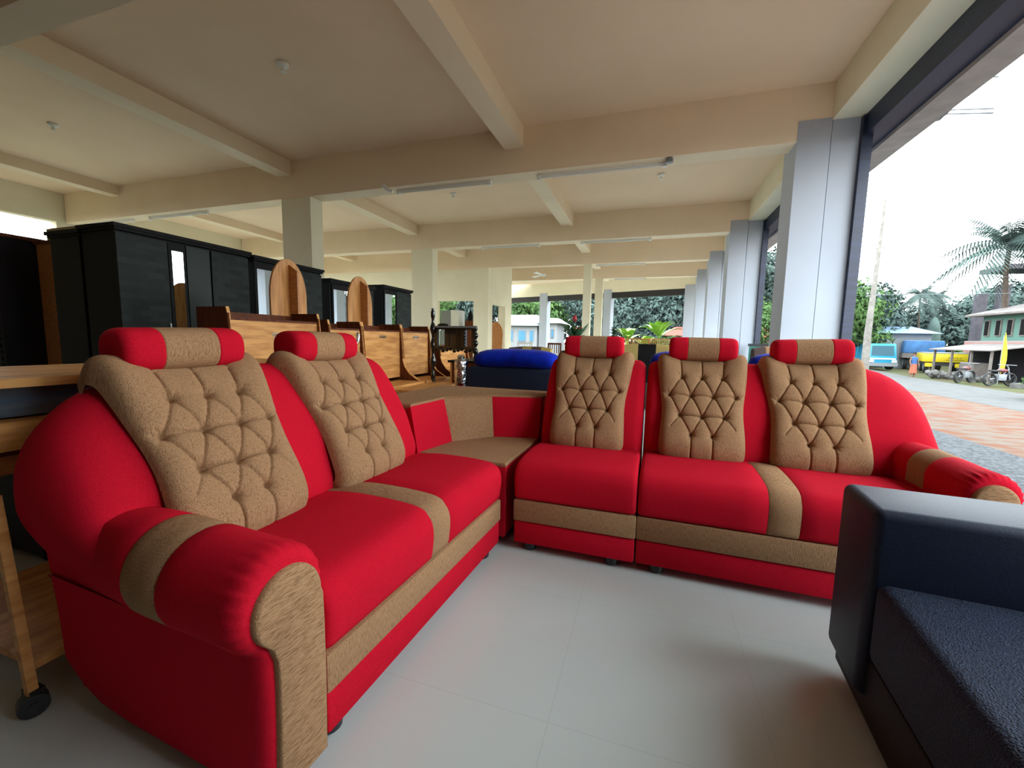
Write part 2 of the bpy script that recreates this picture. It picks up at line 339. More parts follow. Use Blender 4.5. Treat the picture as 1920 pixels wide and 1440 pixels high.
# ================================================================== THE RED AND TAN SOFA SET
CUSH = [(.57,.455),(.49,.447),(.445,.462),(.425,.51),(.432,.57),(.475,.665),(.55,.79),(.63,.905),(.70,.98),(.755,1.005),(.81,.995),(.855,.94)]
BACKP = [(.52,.36),(.505,.44),(.495,.53),(.53,.66),(.60,.79),(.675,.90),(.735,.96),(.80,.982),(.86,.955),(.895,.88),(.88,.60),(.84,.3),(.79,.07)]
def cushion_mesh():
    """tufted back cushion: local x across, y depth, z up"""
    NU, NT = 132, 220
    prof = resample(spline(CUSH, 120), NT)
    tl = [0]
    for a, b in zip(prof, prof[1:]): tl.append(tl[-1]+math.dist(a, b))
    # button coordinates in (x, arc length)
    zs = lambda z: min(range(26, NT-38), key=lambda i: abs(prof[i][1]-z) + (0 if prof[i][0] > .42 else 1))
    a0 = tl[zs(.47)]; a1 = tl[zs(.985)]
    A = lambda f: a1+(a0-a1)*f
    W = .215
    rows = [[(-.5, .17), (0, .165), (.5, .17)], [(-.8, .37), (-.27, .375), (.27, .375), (.8, .37)], [(-.53, .58), (0, .585), (.53, .58)], [(-.25, .77), (.25, .77)]]
    B = [[(s*W, A(f)) for s, f in r_] for r_ in rows]
    seg = []
    for r0, r1 in zip(B, B[1:]):
        for p in r0:
            for q in r1:
                if abs(p[0]-q[0]) < .30*W*1.25: seg.append((p, q, .75))
    for r_ in B[1:3]:
        for p, q in zip(r_, r_[1:]): seg.append((p, q, 1.1))
    for p in B[0]: seg.append((p, (p[0]*1.08, A(0.0)), .8)); seg.append(((p[0]*1.08, A(0.0)), (p[0]*1.1, A(-.08)), .5))
    for p in B[3]: seg.append((p, (p[0], A(1.02)), .9))
    seg.append((B[1][0], (-W*1.02, A(.34)), .6)); seg.append((B[1][3], (W*1.02, A(.34)), .6))
    seg.append((B[2][0], (-W*.75, A(.70)), .5)); seg.append((B[2][2], (W*.75, A(.70)), .5))
    allb = [b for r_ in B for b in r_]
    mb = MB(); rs = []
    for i in range(NT+1):
        p = prof[i]; q0 = prof[max(i-2, 0)]; q1 = prof[min(i+2, NT)]
        d = (q1[0]-q0[0], q1[1]-q0[1]); L = math.hypot(*d) or 1; nv, nz = -d[1]/L, d[0]/L     # outward normal (towards the sitter)
        t = (tl[i]-a0)/(a1-a0)
        hw = .218 - .014*math.exp(-((t-.5)/.22)**2) + .026*max(0, min(1.1, t))**2
        ear = max(0, min(1, (t-.72)/.22))
        row = []
        for j in range(NU+1):
            s = -1+2*j/NU
            s2 = math.copysign(min(1, abs(s)/.9), s) if abs(s) < .9 else math.copysign(1, s)
            x = hw*math.copysign(math.sin(min(abs(s), 1)*math.pi/2*.999)**.78 if abs(s) > .02 else abs(s)*1.2, s) if False else hw*s
            edge = 1-abs(s)**9
            thick = .058*(edge**.5 if edge > 0 else 0) - .058
            off = thick + .012*(1-s*s)*math.exp(-((t-.08)/.2)**2)
            off += .014*ear*max(0, (abs(s)-.5)/.5)*(edge**.5 if edge > 0 else 0)
            zadd = .038*ear*max(0, abs(s)-.45)/.55*(edge**.3 if edge > 0 else 0) - .012*ear*(1-min(1, abs(s)/.6)**2)
            ax = tl[i]; dep = 0
            if -0.1 < t < 1.12:
                for (bx, ba) in allb:
                    dd = ((x-bx)**2+(ax-ba)**2)
                    if dd < .01: an = math.atan2(ax-ba, x-bx); dep += .028/(1+dd/.00009) + .008*math.exp(-dd/.0011) + .0022*math.sin(an*7+bx*40)*math.exp(-((dd**.5-.016)/.012)**2)
                for (p0, p1, k) in seg:
                    ex, ey = p1[0]-p0[0], p1[1]-p0[1]; LL = ex*ex+ey*ey
                    f = ((x-p0[0])*ex+(ax-p0[1])*ey)/LL
                    if -.05 < f < 1.05:
                        f = max(0, min(1, f)); dx, dy = x-p0[0]-ex*f, ax-p0[1]-ey*f; d2 = dx*dx+dy*dy
                        if d2 < .0009: dep += k*(.011*math.exp(-d2/.000009)+.004*math.exp(-d2/.00018))
            dep *= min(1, edge*1.6)
            off -= min(dep, .043)
            row.append((x, p[0]+nv*off, p[1]+nz*off+zadd))
        rs.append(row)
    n = NU+1; b = mb.pts([p for r_ in rs for p in r_])
    for i in range(NT):
        for j in range(NU): mb.face((b+i*n+j, b+i*n+j+1, b+(i+1)*n+j+1, b+(i+1)*n+j))
    # closed back: a flat-ish lining behind
    bb = mb.pts([(rs[i][j][0]*.97, prof[i][0]+.065*(1 if i < NT*.7 else .5), prof[i][1]-.03*(i/NT)) for i in (10, NT-8) for j in (1, NU-1)])
    return mb
_cm = cushion_mesh().build('back_cushion', tan, None, ang=80, recalc=True)
CUSH_ME = _cm.data; bpy.data.objects.remove(_cm)
def add_cushion(parent, x):
    o = bpy.data.objects.new('back_cushion', CUSH_ME); COL.objects.link(o); o.parent = parent; o.location = (x, 0.0, 0); return o
def headrest_mesh():
    L = .185; mb = MB(); rs = []; NU = 48; n = 36; cuts = []
    xs = [-1, -.995, -.98, -.95, -.90, -.83] + [-.75+.75*k/6*.6 for k in range(0)] + [-.72, -.60, -.50, -.46, -.452, -.444, -.43, -.38, -.2, 0, .2, .38, .43, .444, .452, .46, .50, .60, .72, .83, .90, .95, .98, .995, 1]
    for x in xs:
        e = max(0, (abs(x)-.80)/.20); k = (1-e**2.6)**.5*.35+.65 if e < 1 else .62
        k *= 1+.02*(1-x*x)
        if abs(abs(x)-.452) < .004: k *= .978
        ring = []
        for j in range(n):
            a = 2*math.pi*j/n; c, s = math.cos(a), math.sin(a)
            rr = 1/(abs(c)**2.5+abs(s)**2.5)**(1/2.5)
            ring.append((x*L, .082*c*rr*k, .068*s*rr*k + (.004 if s > 0 else 0)))
        rs.append(ring)
    mb.rings(rs, lambda i, j: 1 if -.452 < (xs[i]+xs[min(i+1, len(xs)-1)])/2 < .452 else 0)
    return mb
_hm = headrest_mesh().build('headrest', [red, tan], None, ang=60); HEAD_ME = _hm.data; bpy.data.objects.remove(_hm)
def add_headrest(parent, x, tilt=0.0):
    o = bpy.data.objects.new('headrest', HEAD_ME); COL.objects.link(o); o.parent = parent; o.location = (x, .775, 1.058); o.rotation_euler = (0, tilt, 0); return o

def backrest(parent, x0, x1, arm=None):
    """x0<x1 local; arm: None, 'hi' (big rounded shoulder at x1) or 'lo'"""
    prof = [(a+.014*max(0, min(1, (b-.5)/.1)), b) for a, b in resample(spline(BACKP, 90), 70)]
    mb = MB(); rs = []
    Rc = .33; r = .055
    # dense near both ends
    us = sorted(set([0, .0006, .002, .005, .01, .018, .028, .04, .055] + [x1-x0-q for q in (0, .0006, .002, .005, .01, .018, .028, .04, .055, .08, .11, .15, .2, .26, .33)] + [.08, .11, .15, .2, .26, .33] + [(x1-x0)*k/14 for k in range(1, 14)]))
    W = x1-x0
    for u in us:
        drop = 0
        for side, dist in (('lo', u), ('hi', W-u)):
            if arm == side and dist < Rc: drop = Rc*(1-math.sqrt(max(0, 1-((Rc-dist)/Rc)**2)))*.92
        din = 0
        dd = min(u, W-u)
        if dd < r: din = r*(1-math.sqrt(max(0, 1-((r-dd)/r)**2)))
        row = []
        for i, p in enumerate(prof):
            q0 = prof[max(i-1, 0)]; q1 = prof[min(i+1, len(prof)-1)]; d = (q1[0]-q0[0], q1[1]-q0[1]); L = math.hypot(*d)
            nv, nz = -d[1]/L, d[0]/L
            v = p[0]-nv*din; z = p[1]-nz*din
            if z > .4: z = .4+(z-.4)*(1-drop/.58)
            xx = x0+u
            if arm and z < .62:      # the shoulder swells outwards beyond the arm body below it
                k = min(1, (.62-z)/.22); k = k*k*(3-2*k)
                dist = W-u if arm == 'hi' else u
                f = max(0, 1-dist/.3)
                xx += (-1 if arm == 'hi' else 1)*.055*k*f
            row.append((xx, v, z))
        rs.append(row)
    n = len(prof); b = mb.pts([p for r_ in rs for p in r_])
    for i in range(len(rs)-1):
        for j in range(n-1): mb.face((b+i*n+j, b+i*n+j+1, b+(i+1)*n+j+1, b+(i+1)*n+j))
    for k in (0, len(rs)-1): mb.face([b+k*n+j for j in range(n)] if k else [b+k*n+j for j in range(n)][::-1])
    return mb.build('backrest', red, parent, ang=50)

def seat_block(parent, x0, x1, stripe=None):
    """seat cushion with rounded front edge; stripe=(a,b) tan band across"""
    prof = [(.60, .285), (.30, .28), (.02, .28), (.004, .29), (.0, .31), (-.006, .36), (-.006, .40), (.002, .43), (.018, .452), (.045, .468), (.09, .477), (.2, .483), (.35, .482), (.47, .47), (.60, .455)]
    prof = resample(spline(prof[2:], 60), 46)
    r = .022; W = x1-x0
    us = [0, .001, .004, .010, r, .05] + [W*k/8 for k in range(1, 8)] + [W-.05, W-r, W-.010, W-.004, W-.001, W]
    if stripe: us += [stripe[0]-x0-.004, stripe[0]-x0, stripe[0]-x0+.004, stripe[1]-x0-.004, stripe[1]-x0, stripe[1]-x0+.004]
    us = sorted(us); mb = MB(); rs = []
    for u in us:
        dd = min(u, W-u); din = r*(1-math.sqrt(max(0, 1-((r-dd)/r)**2))) if dd < r else 0
        if stripe and min(abs(u+x0-stripe[0]), abs(u+x0-stripe[1])) < 1e-6: din += .003
        row = []
        for i, p in enumerate(prof):
            q0 = prof[max(i-1, 0)]; q1 = prof[min(i+1, len(prof)-1)]; d = (q1[0]-q0[0], q1[1]-q0[1]); L = math.hypot(*d)
            row.append((x0+u, p[0]+d[1]/L*din, p[1]-d[0]/L*din + .006*math.sin(math.pi*u/W)*(1 if p[0] > .02 else 0)))
        rs.append(row)
    n = len(prof); b = mb.pts([p for r_ in rs for p in r_])
    for i in range(len(rs)-1):
        um = (us[i]+us[i+1])/2+x0
        m = 1 if stripe and stripe[0] < um < stripe[1] else 0
        for j in range(n-1): mb.face((b+i*n+j, b+i*n+j+1, b+(i+1)*n+j+1, b+(i+1)*n+j), m)
    for k in (0, len(rs)-1): mb.face([b+k*n+j for j in range(n)] if k else [b+k*n+j for j in range(n)][::-1])
    return mb.build('seat_cushion', [red, tan_deep], parent, ang=55)
def foot(parent, x, y):
    return MB().lathe([(.018, .055), (.032, .05), (.036, .03), (.034, .008), (.026, 0)], (x, y, 0), 16).build('foot', black_plastic, parent)
def base_parts(parent, x0, x1, side_end=None):
    MB().box(x0+.004, x1-.004, .006, .80, .045, .165).build('base', red, parent, bevel=.012)
    MB().box(x0+.001, x1-.001, .0, .60, .166, .279).build('front_band', tan, parent, bevel=.010)

def arm(parent, sgn, u0=1.155, r=.118, cz=.508, wb=.178):
    """rolled arm; sgn=+1 arm to local +x, -1 to local -x"""
    cx = u0+r
    ui, uo, zb = u0, u0+wb, .04
    sec = []
    a0, a1 = R(188), R(-56)              # from the inner side over the top round to the outer neck
    N = 46
    sec.append((ui, zb)); sec.append((ui, .2)); sec.append((ui, .40)); sec.append((ui, cz-.06))
    for k in range(N+1):
        a = a0+(a1-a0)*k/N; sec.append((cx+r*math.cos(a)*1.0, cz+r*math.sin(a)))
    nk = len(sec)
    sec += [(uo+.010, cz-.098), (uo+.004, cz-.105), (uo+.003, cz-.115), (uo+.002, cz-.125), (uo, .30), (uo, .15), (uo, .06), (uo-.01, zb)]
    n = len(sec); s1, s2 = .25, .385
    vs = [-.004, -.003, .0, .005, .012, .022, .036, .055, .08, .11, .15, .2, s1-.004, s1, s1+.004, .3, .35, s2-.004, s2, s2+.004, .45, .55, .65, .72, .78, .82, .85]
    rs = []
    gx, gz = cx-.005, .50
    for v in vs:
        e = max(0, (.036-v)/.040); sc = 1-.22*(1-math.sqrt(max(0, 1-min(1, e)**2)))
        inset = .030*(1-math.sqrt(max(0, 1-min(1, e)**2)))
        row = []
        for j, (a, z) in enumerate(sec):
            dx, dz = a-cx, z-cz; rad = 4 <= j < nk
            if rad:
                k = 1 - inset/r
                ripple = 0
                if v < .10: ripple = .0035*math.sin(j*2.3)*math.exp(-((v-.03)/.035)**2)
                kk = k + ripple/r
                if min(abs(v-s1), abs(v-s2)) < 1e-6: kk -= .018
                hump = .004*math.exp(-((v-.42)/.22)**2)
                bulge = 1+.02*math.sin(math.pi*min(1, v/.7))
                a2, z2 = cx+dx*kk*bulge, cz+dz*kk*bulge+hump*(1 if dz > -.05 else .3)-.03*max(0, v-.40)
            else:
                a2 = a+(inset*.8 if a < cx else -inset*.8); z2 = z+(inset*.3 if z < .1 else 0)
                # lower rear corner of the side panel is rounded off
                if v > .58 and z < .2: z2 = z+(v-.58)**2*1.6
            if rad and a2 > uo:
                q = max(0, min(1, (v-.32)/.40)); a2 = uo+(a2-uo)*(1-.92*q*q*(3-2*q))
            row.append((sgn*a2, v if z2 > .45 else min(v, .80+.05*max(0, z2)/.45), z2))
        rs.append(row)
    mb = MB(); b = mb.pts([p for r_ in rs for p in r_])
    for i in range(len(vs)-1):
        vm = (vs[i]+vs[i+1])/2
        for j in range(n):
            j2 = (j+1) % n
            m = 1 if (s1 < vm < s2 and 3 <= j < nk) else 0
            mb.face((b+i*n+j, b+i*n+j2, b+(i+1)*n+j2, b+(i+1)*n+j), m)
    mb.face([b+j for j in range(n)]); mb.face([b+(len(vs)-1)*n+j for j in range(n)])
    o = mb.build('armrest', [red, tan_across], parent, ang=60)
    # front facing panel
    out = []
    pr = r*.75
    pts = [(ui+.022, .05), (ui+.018, .25), (ui+.018, .40), (ui+.020, cz-.03)]
    for k in range(25):
        a = R(182)+(R(-30)-R(182))*k/24; pts.append((cx-.004+pr*math.cos(a), cz-.012+pr*math.sin(a)))
    pts += [(uo-.012, cz-.085), (uo-.024, cz-.12), (uo-.026, cz-.17), (uo-.024, .22), (uo-.018, .05)]
    cxm = sum(p[0] for p in pts)/len(pts)
    pm = MB(); rr = []
    for (v, k) in ((.02, 1.0), (-.006, 1.0), (-.013, .985), (-.018, .95), (-.020, .88)):
        rr.append([(sgn*(cx-.01+(a-cx+.01)*k), v, .3+(z-.3)*(1-(1-k)*.35)) for a, z in pts])
    pm.rings(rr); pm.build('arm_panel', tan_across, parent, ang=50)
    return o
def two_seater(name, loc, rz, sgn, label, cs=(.30, .85), au=1.155, hz=0, ak={}):
    t = empty(name, loc, rz, label, 'sofa')
    def X(a, b): return (a, b) if sgn > 0 else (-b, -a)
    x0, x1 = X(0.0, au+.003)
    base_parts(t, x0, x1)
    st = X(.535, .655); seat_block(t, x0+.003, x1-.001, st)
    bx = X(0.0, au+.228); backrest(t, bx[0], bx[1], 'hi' if sgn > 0 else 'lo')
    for c in cs: add_cushion(t, sgn*c); h_ = add_headrest(t, sgn*(c+.002), R(1.5)*(-1 if c > .5 else .4)); h_.location.z += hz
    arm(t, sgn, au, **ak)
    for (fx, fy) in ((.10, .06), (1.10, .06), (.10, .74), (1.2, .74)): foot(t, sgn*fx, fy)
    return t
two_seater('sofa', (-0.680, 1.95, 0), R(86.8), -1, 'red and tan two-seat sofa nearest the camera on the left, side arm facing the viewer', (.412, 1.005), 1.158, -.012)
two_seater('sofa', (-0.011, 1.966, 0), R(-1.6), 1, 'red and tan two-seat sofa on the right, its arm towards the street opening', ak=dict(r=.088, cz=.553, wb=.138))
# single armless unit
t = empty('armless_sofa_unit', (-0.622, 1.966, 0), R(-.6), 'red and tan armless single seat between corner unit and right sofa', 'sofa')
base_parts(t, 0, .612); seat_block(t, .003, .609); backrest(t, .004, .612); add_cushion(t, .292); add_headrest(t, .285)
for (fx, fy) in ((.08, .06), (.5, .06), (.08, .74), (.5, .74)): foot(t, fx, fy)
# corner unit
t = empty('corner_sofa_unit', (-1.1, 2.4, 0), 0, 'red and tan corner unit with flat tan shelf joining both sofa wings', 'sofa')
def C(x, y): return (x+1.1, y-2.4)
F_, A_, B_, Cc, D_ = (-.672, 1.985), (-1.20, 2.02), (-1.14, 2.315), (-.945, 2.535), (-.660, 2.60)
poly = [C(*p) for p in (F_, A_, B_, Cc, D_)]
def shrink(pl, k): 
    cx = sum(p[0] for p in pl)/len(pl); cy = sum(p[1] for p in pl)/len(pl); return [(cx+(a-cx)*k, cy+(b-cy)*k) for a, b in pl]
mb = MB()
def ring(pl, z): return [(a, b, z) for a, b in pl]
mb.rings([ring(shrink(poly, .97), .05), ring(poly, .06), ring(poly, .43), ring(shrink(poly, .995), .436)]); mb.build('base', red, t, ang=40)
mb = MB(); mb.rings([ring(shrink(poly, .995), .436), ring(poly, .441), ring(poly, .448), ring(shrink(poly, .985), .455), ring(shrink(poly, .9), .457)]); mb.build('seat_top', tan, t, ang=30)
tops = [(-1.245, 2.0), (-1.215, 2.345), (-.975, 2.575), (-.655, 2.665)]; bots = [(-1.20, 2.0), B_, Cc, (-.655, 2.605)]
outer = [(-1.60, 2.0), (-1.53, 2.95), (-.655, 2.93)]
for k, nm in enumerate(('back_panel', 'back_panel', 'back_panel')):
    b0, b1, t0, t1 = bots[k], bots[k+1], tops[k], tops[k+1]
    d = Vector((b1[0]-b0[0], b1[1]-b0[1], 0)).normalized(); nrm = Vector((-d.y, d.x, 0))
    rs = []
    NN = 10
    for i in range(NN+1):
        f = i/NN; z = .448+(.715-.448)*f
        e = .010*math.sin(math.pi*min(1, max(0, f)))
        p0 = Vector((*C(b0[0]+(t0[0]-b0[0])*f, b0[1]+(t0[1]-b0[1])*f), z)); p1 = Vector((*C(b1[0]+(t1[0]-b1[0])*f, b1[1]+(t1[1]-b1[1])*f), z))
        rs.append([p0-nrm*(-.03), p0-nrm*e*.2, p0+(p1-p0)*.08-nrm*e, p0+(p1-p0)*.92-nrm*e, p1-nrm*e*.2, p1+nrm*.03])
    MB().rings(rs).build(nm, red if k != 1 else tan, t, ang=40)
sh = [C(*p) for p in (tops[0], tops[1], tops[2], tops[3], outer[2], outer[1], outer[0])]
MB().rings([ring(shrink(sh, .99), .70), ring(sh, .708), ring(shrink(sh, 1.0), .722), ring(shrink(sh, .985), .729)]).build('shelf_top', tan_across, t, ang=30)
bk = [C(*p) for p in ((-1.275, 2.0), (-1.25, 2.375), (-.995, 2.615), (-.66, 2.71), (-.66, 2.92), (-1.52, 2.94), (-1.59, 2.0))]
MB().rings([ring(bk, .05), ring(bk, .70)]).build('back_body', red, t, ang=30)
for p in ((-.75, 2.08), (-1.45, 2.1), (-1.4, 2.85), (-.75, 2.85)): foot(t, *C(*p))

# ================================================================== BLACK SOFA IN THE FOREGROUND
t = empty('black_sofa', (0.645, 1.60, 0), R(-4.5), 'navy black rexine sofa with box arm in the right foreground', 'sofa')
MB().box(.01, .95, -2.1, -.02, .045, .225).build('base', brown_black, t, bevel=.012)
MB().box(.0, .70, -2.1, -.267, .228, .462).build('seat_cushion', black_cloth, t, bevel=.03, seg=4)
MB().box(-.012, .90, -.262, .0, .10, .655).build('armrest', black_rexine, t, bevel=.026, seg=4)
MB().box(.71, .96, -2.1, -.27, .228, .62).build('backrest', black_rexine, t, bevel=.04, seg=3)
MB().box(.03, .88, -.25, -.02, .05, .11).build('arm_base', brown_black, t, bevel=.005)
for p in ((.07, -.12), (.85, -.12), (.07, -1.9), (.85, -1.9)): foot(t, *p)

# ================================================================== WOODEN HEADBOARD UNITS (row running away, facing the sofas)
def headboard(loc, W, label, handle='flap', top=1.24, D=.30):
    """local: front faces +x, width along +y"""
    t = empty('bed_headboard', loc, 0, label, 'bed headboard', None)
    x = 0.0; c = .018
    cheek = [(-D, .02), (.30, .02), (.30, .56), (.27, .60), (.18, .64), (.09, .70), (.03, .78), (.005, .86), (0, .95), (-.02, top-.04), (-.03, top), (-D, top)]
    for y0 in (0, W-c):
        m = MB(); m.rings([[(a, y, b) for a, b in cheek] for y in (y0, y0+c)], 0)
        m.build('side_cheek', [dark_wood], t, ang=20)
        e = MB()   # pale lipping along the front edge
        for (a, b), (a2, b2) in zip(cheek[1:-1], cheek[2:-1]): e.bar((a, y0+c/2, b), (a2, y0+c/2, b2), c+.003, .006)
        e.build('edge_strip', wood, t, smooth=False)
    MB().box(-.05, -.028, c, W-c, .66, top-.07).build('flap_panel', wood, t, smooth=False)
    MB().box(-D, -.026, c, W-c, top-.085, top-.068).build('shelf', dark_wood, t, smooth=False)
    MB().box(-D, -D+.012, c, W-c, .02, top-.02).build('back_panel', dark_wood, t, smooth=False)
    MB().box(-.05, .285, c, W-c, .60, .625).build('ledge', wood, t, smooth=False)
    MB().box(.26, .283, c, W-c, .06, .598).build('lower_panel', wood, t, smooth=False)
    h = MB()
    if handle == 'flap':
        h.tube([(-.028, W/2-.05, 1.10), (-.010, W/2-.045, 1.102), (-.004, W/2, 1.106), (-.010, W/2+.045, 1.102), (-.028, W/2+.05, 1.10)], .006, 8)
        h.box(-.028, -.024, W/2-.055, W/2+.055, 1.09, 1.115)
    else:
        h.tube([(-.028, W-.06, 1.14), (-.006, W-.06, 1.12), (-.004, W-.06, 1.09), (-.006, W-.06, 1.05), (-.028, W-.06, 1.03)], .007, 8)
        h.box(-.028, -.024, W-.07, W-.05, 1.02, 1.15)
    h.build('handle', chrome, t)
    return t
GH = None
headboard((-2.6, 2.02, 0), .80, 'light teak headboard unit with dark side, first of the row behind the left sofa', top=1.28)
headboard((-2.6, 2.92, 0), .44, 'narrow teak headboard unit with an upright chrome handle, second in the row', handle='door')
headboard((-2.6, 3.365, 0), .665, 'teak headboard unit with flared cheek, third in the row')
headboard((-2.6, 4.035, 0), .62, 'teak headboard unit partly hidden by the black carved frame')
headboard((-2.6, 4.9, 0), .9, 'teak headboard unit farthest in the row, seen through the black carved frame', top=1.02)
# low table with a drawer box
t = empty('low_table', (-2.2, 4.0, 0), 0, 'low teak table with box drawer beneath, behind the corner unit', 'table')
MB().box(-.26, .22, -.62, .42, .578, .602).build('table_top', wood, t, smooth=False)
MB().box(-.24, .06, -.60, .22, .40, .577).build('drawer_box', wood, t, smooth=False)
for (a, b) in ((-.2, -.55), (.0, -.55), (-.2, .15), (.0, .15)): MB().box(a, a+.05, b, b+.05, 0, .40).build('leg', dark_wood, t, smooth=False)
t = empty('brown_cabinet', (-1.75, 4.2, 0), 0, 'dark brown laminate cabinet with pale front edge behind the foil post', 'cabinet')
MB().box(-.33, .45, 0, .5, .02, .83).build('body', dark_wood, t, smooth=False)
MB().box(-.37, .47, -.02, .52, .831, .855).build('top', black_wood, t, smooth=False)
MB().box(-.345, -.33, -.006, .012, .02, .83).build('edge_strip', wood, t, smooth=False)

# arched mirror backs
def arched(loc, W, H, label):
    t = empty('arched_board', loc, 0, label, 'dressing mirror back')
    o = [(0, 0), (W, 0), (W, H-W*.8)]
    for k in range(1, 16):
        a = math.pi*k/16; o.append((W/2+W/2*math.cos(a), H-W*.8+W*.8*math.sin(a)))
    o.append((0, H-W*.8))
    MB().prism(o, 'X', -.02, 0).build('board', wood_v, t, ang=30)
    MB().prism([(.0, 0), (.10, 0), (.10, H-.12), (.0, H-.05)], 'Y', W*.50, W*.50+.02).build('stiffener', orange_wood, t, smooth=False)
    MB().box(-.28, .12, .02, W-.02, -.9, -.002).build('lower_cabinet', dark_wood, t, smooth=False)
    MB().box(-.3, .14, 0, W, -1.14, -.9).build('plinth', dark_wood, t, smooth=False)
    return t
arched((-3.3, 2.97, 1.14), .42, .68, 'nearer arched teak board rising above the headboards')
arched((-3.3, 4.0, 1.14), .44, .67, 'farther arched teak board rising above the headboards, right of the inner column')

# ------------------------------------------------------------------ wardrobes
def wardrobe(loc, W, panels, label, H=2.1, D=.5):
    """local front faces +x at x=0, width along +y; panels: list of (y0, y1, kind)"""
    t = empty('wardrobe', loc, 0, label, 'wardrobe')
    MB().box(-D, -.02, 0, W, .08, H-.06).build('body', black_wood, t, smooth=False)
    MB().box(-D-.03, .035, -.03, W+.03, H-.035, H).box(-D-.015, .02, -.015, W+.015, H-.06, H-.0355).build('cornice', black_wood, t, smooth=False)
    MB().box(-D+.02, -.03, .02, W-.02, 0, .079).build('plinth', black_wood, t, smooth=False)
    for (a, b, k) in panels:
        if k == 'stone': MB().box(-.019, 0, a, b, .10, H-.08).build('door', stone_lam, t, smooth=False)
        elif k == 'plain': MB().box(-.019, -.002, a, b, .10, H-.08).build('door', mat_door, t, smooth=False)
        elif k == 'mirror':
            d = MB().box(-.019, -.003, a, b, .10, H-.08).build('door', black_wood, t, smooth=False)
            MB().box(-.0028, .002, a+.03, b-.03, .35, H-.16).build('mirror', mirror, d, smooth=False)
    for (a, b, k) in panels:
        if k == 'stone': MB().box(0, .018, (b-.03 if a < W/2 else a+.015), (b-.015 if a < W/2 else a+.03), 1.0, 1.2).build('handle', chrome, t, smooth=False); break
    return t
mat_door = mat('green_black_laminate', (0.010, 0.018, 0.014), 0.35, spec=0.2)
wardrobe((-4.8, 2.65, 0), 1.36, [(0, .44, 'stone'), (.45, .62, 'mirror'), (.63, .88, 'plain'), (.90, 1.36, 'stone')], 'tall black wardrobe with stone pattern doors and a thin mirror, nearest in the row', H=2.12)
wardrobe((-5.33, 2.65, 0), .9, [], 'black wardrobe standing back to back behind the nearest one', H=2.09, D=.48)
wardrobe((-4.8, 4.10, 0), 1.14, [(.0, .32, 'mirror'), (.33, .7, 'plain'), (.71, 1.14, 'stone')], 'black wardrobe with mirror door behind the nearer arched board', H=2.10)
wardrobe((-4.8, 5.42, 0), 1.1, [(.04, .48, 'mirror'), (.5, 1.08, 'stone')], 'black wardrobe with mirror door right of the inner column', H=2.0)
wardrobe((-4.8, 6.80, 0), .98, [(.03, .42, 'mirror'), (.44, .98, 'stone')], 'farthest black wardrobe in the row, mirror showing trees', H=2.08, D=.5)
# brown wardrobe and orange wood cabinet, far left
t = empty('brown_almirah', (-6.95, 2.7, 0), 0, 'very dark brown almirah with slatted doors at the far left edge', 'wardrobe')
MB().box(-1.2, 0, 0, .6, 0, 2.14).build('body', brown_black, t, smooth=False)
MB().box(-1.22, .03, -.03, .63, 2.14, 2.18).build('cornice', dark_wood, t, smooth=False)
g = MB()
for k in range(24): g.box(-.56, -.06, -.014, -.001, .3+k*.075, .345+k*.075)
g.build('slats', black_wood, t, smooth=False)
t = empty('orange_wood_cabinet', (-6.35, 3.0, 0), 0, 'orange brown wooden cabinet between the dark almirah and the black wardrobe', 'cabinet')
MB().box(-.5, .48, 0, .5, 0, 2.10).build('body', orange_wood, t, smooth=False)
MB().box(-.52, .5, -.02, .52, 2.10, 2.13).build('top', dark_wood, t, smooth=False)
t = empty('cardboard_carton', (-6.4, 3.1, 2.13), 0, 'pale brown carton lying on top of the orange wood cabinet', 'box')
MB().box(-.45, .62, 0, .35, 0, .17).build('carton', mat('carton_board', (.50, .40, .20), .8), t, smooth=False)

# ------------------------------------------------------------------ computer trolley behind the left sofa
t = empty('computer_trolley', (-1.9, .85, 0), 0, 'teak computer trolley on black castors behind the left sofa arm', 'trolley')
MB().box(-.55, .10, -.20, 1.10, .928, .955).build('top_board', wood, t, smooth=False)
MB().box(-.5, .02, -.19, 1.08, .83, .927).build('glass_drawer', mat('grey_glass', (.16, .18, .19), .15, col2=(.05, .08, .12), nscale=2, stretch=(1, 1, 8)), t, smooth=False)
MB().box(-.55, .08, -.20, 1.10, .735, .822).build('keyboard_tray', wood, t, smooth=False)
MB().box(-.52, .04, -.17, 1.05, .655, .715).build('drawer', orange_wood, t, smooth=False)
MB().box(-.52, .05, -.18, 1.07, .715, .734).build('lower_board', dark_wood, t, smooth=False)
def tleg(x, y):
    m = MB(); m.bar((x-.075, y, .64), (x, y, .06), .022, .022, up=(0, 1, 0))
    m.build('leg', wood, t, smooth=False)
    c = MB(); c.tube([(x-.018, y+.006, .033), (x+.018, y-.006, .033)], .033, 20); c.tube([(x-.02, y+.007, .033), (x+.021, y-.0065, .033)], .011, 12)
    k = c.build('castor', black_plastic, t, ang=30); MB().box(x-.03, x+.016, y-.01, y+.022, .042, .075).build('castor_fork', black_plastic, k, smooth=False)
tleg(.27, -.24); tleg(.27, .15); tleg(-.42, -.24); tleg(-.42, .15)
MB().box(-.42, .262, -.225, .135, .125, .150).build('lower_shelf', wood, t, smooth=False)
t = empty('black_side_cabinet', (-2.95, .98, 0), 0, 'black wooden table leg and cabinet under the trolley top at far left', 'cabinet')
MB().box(-.6, .30, .1, .5, .04, .64).build('body', black_wood, t, smooth=False)
MB().lathe([(.025, 0), (.035, .02), (.03, .04)], (.25, .15, 0), 12).build('foot', black_wood, t)
MB().lathe([(.025, 0), (.035, .02), (.03, .04)], (-.5, .15, 0), 12).build('foot', black_wood, t)

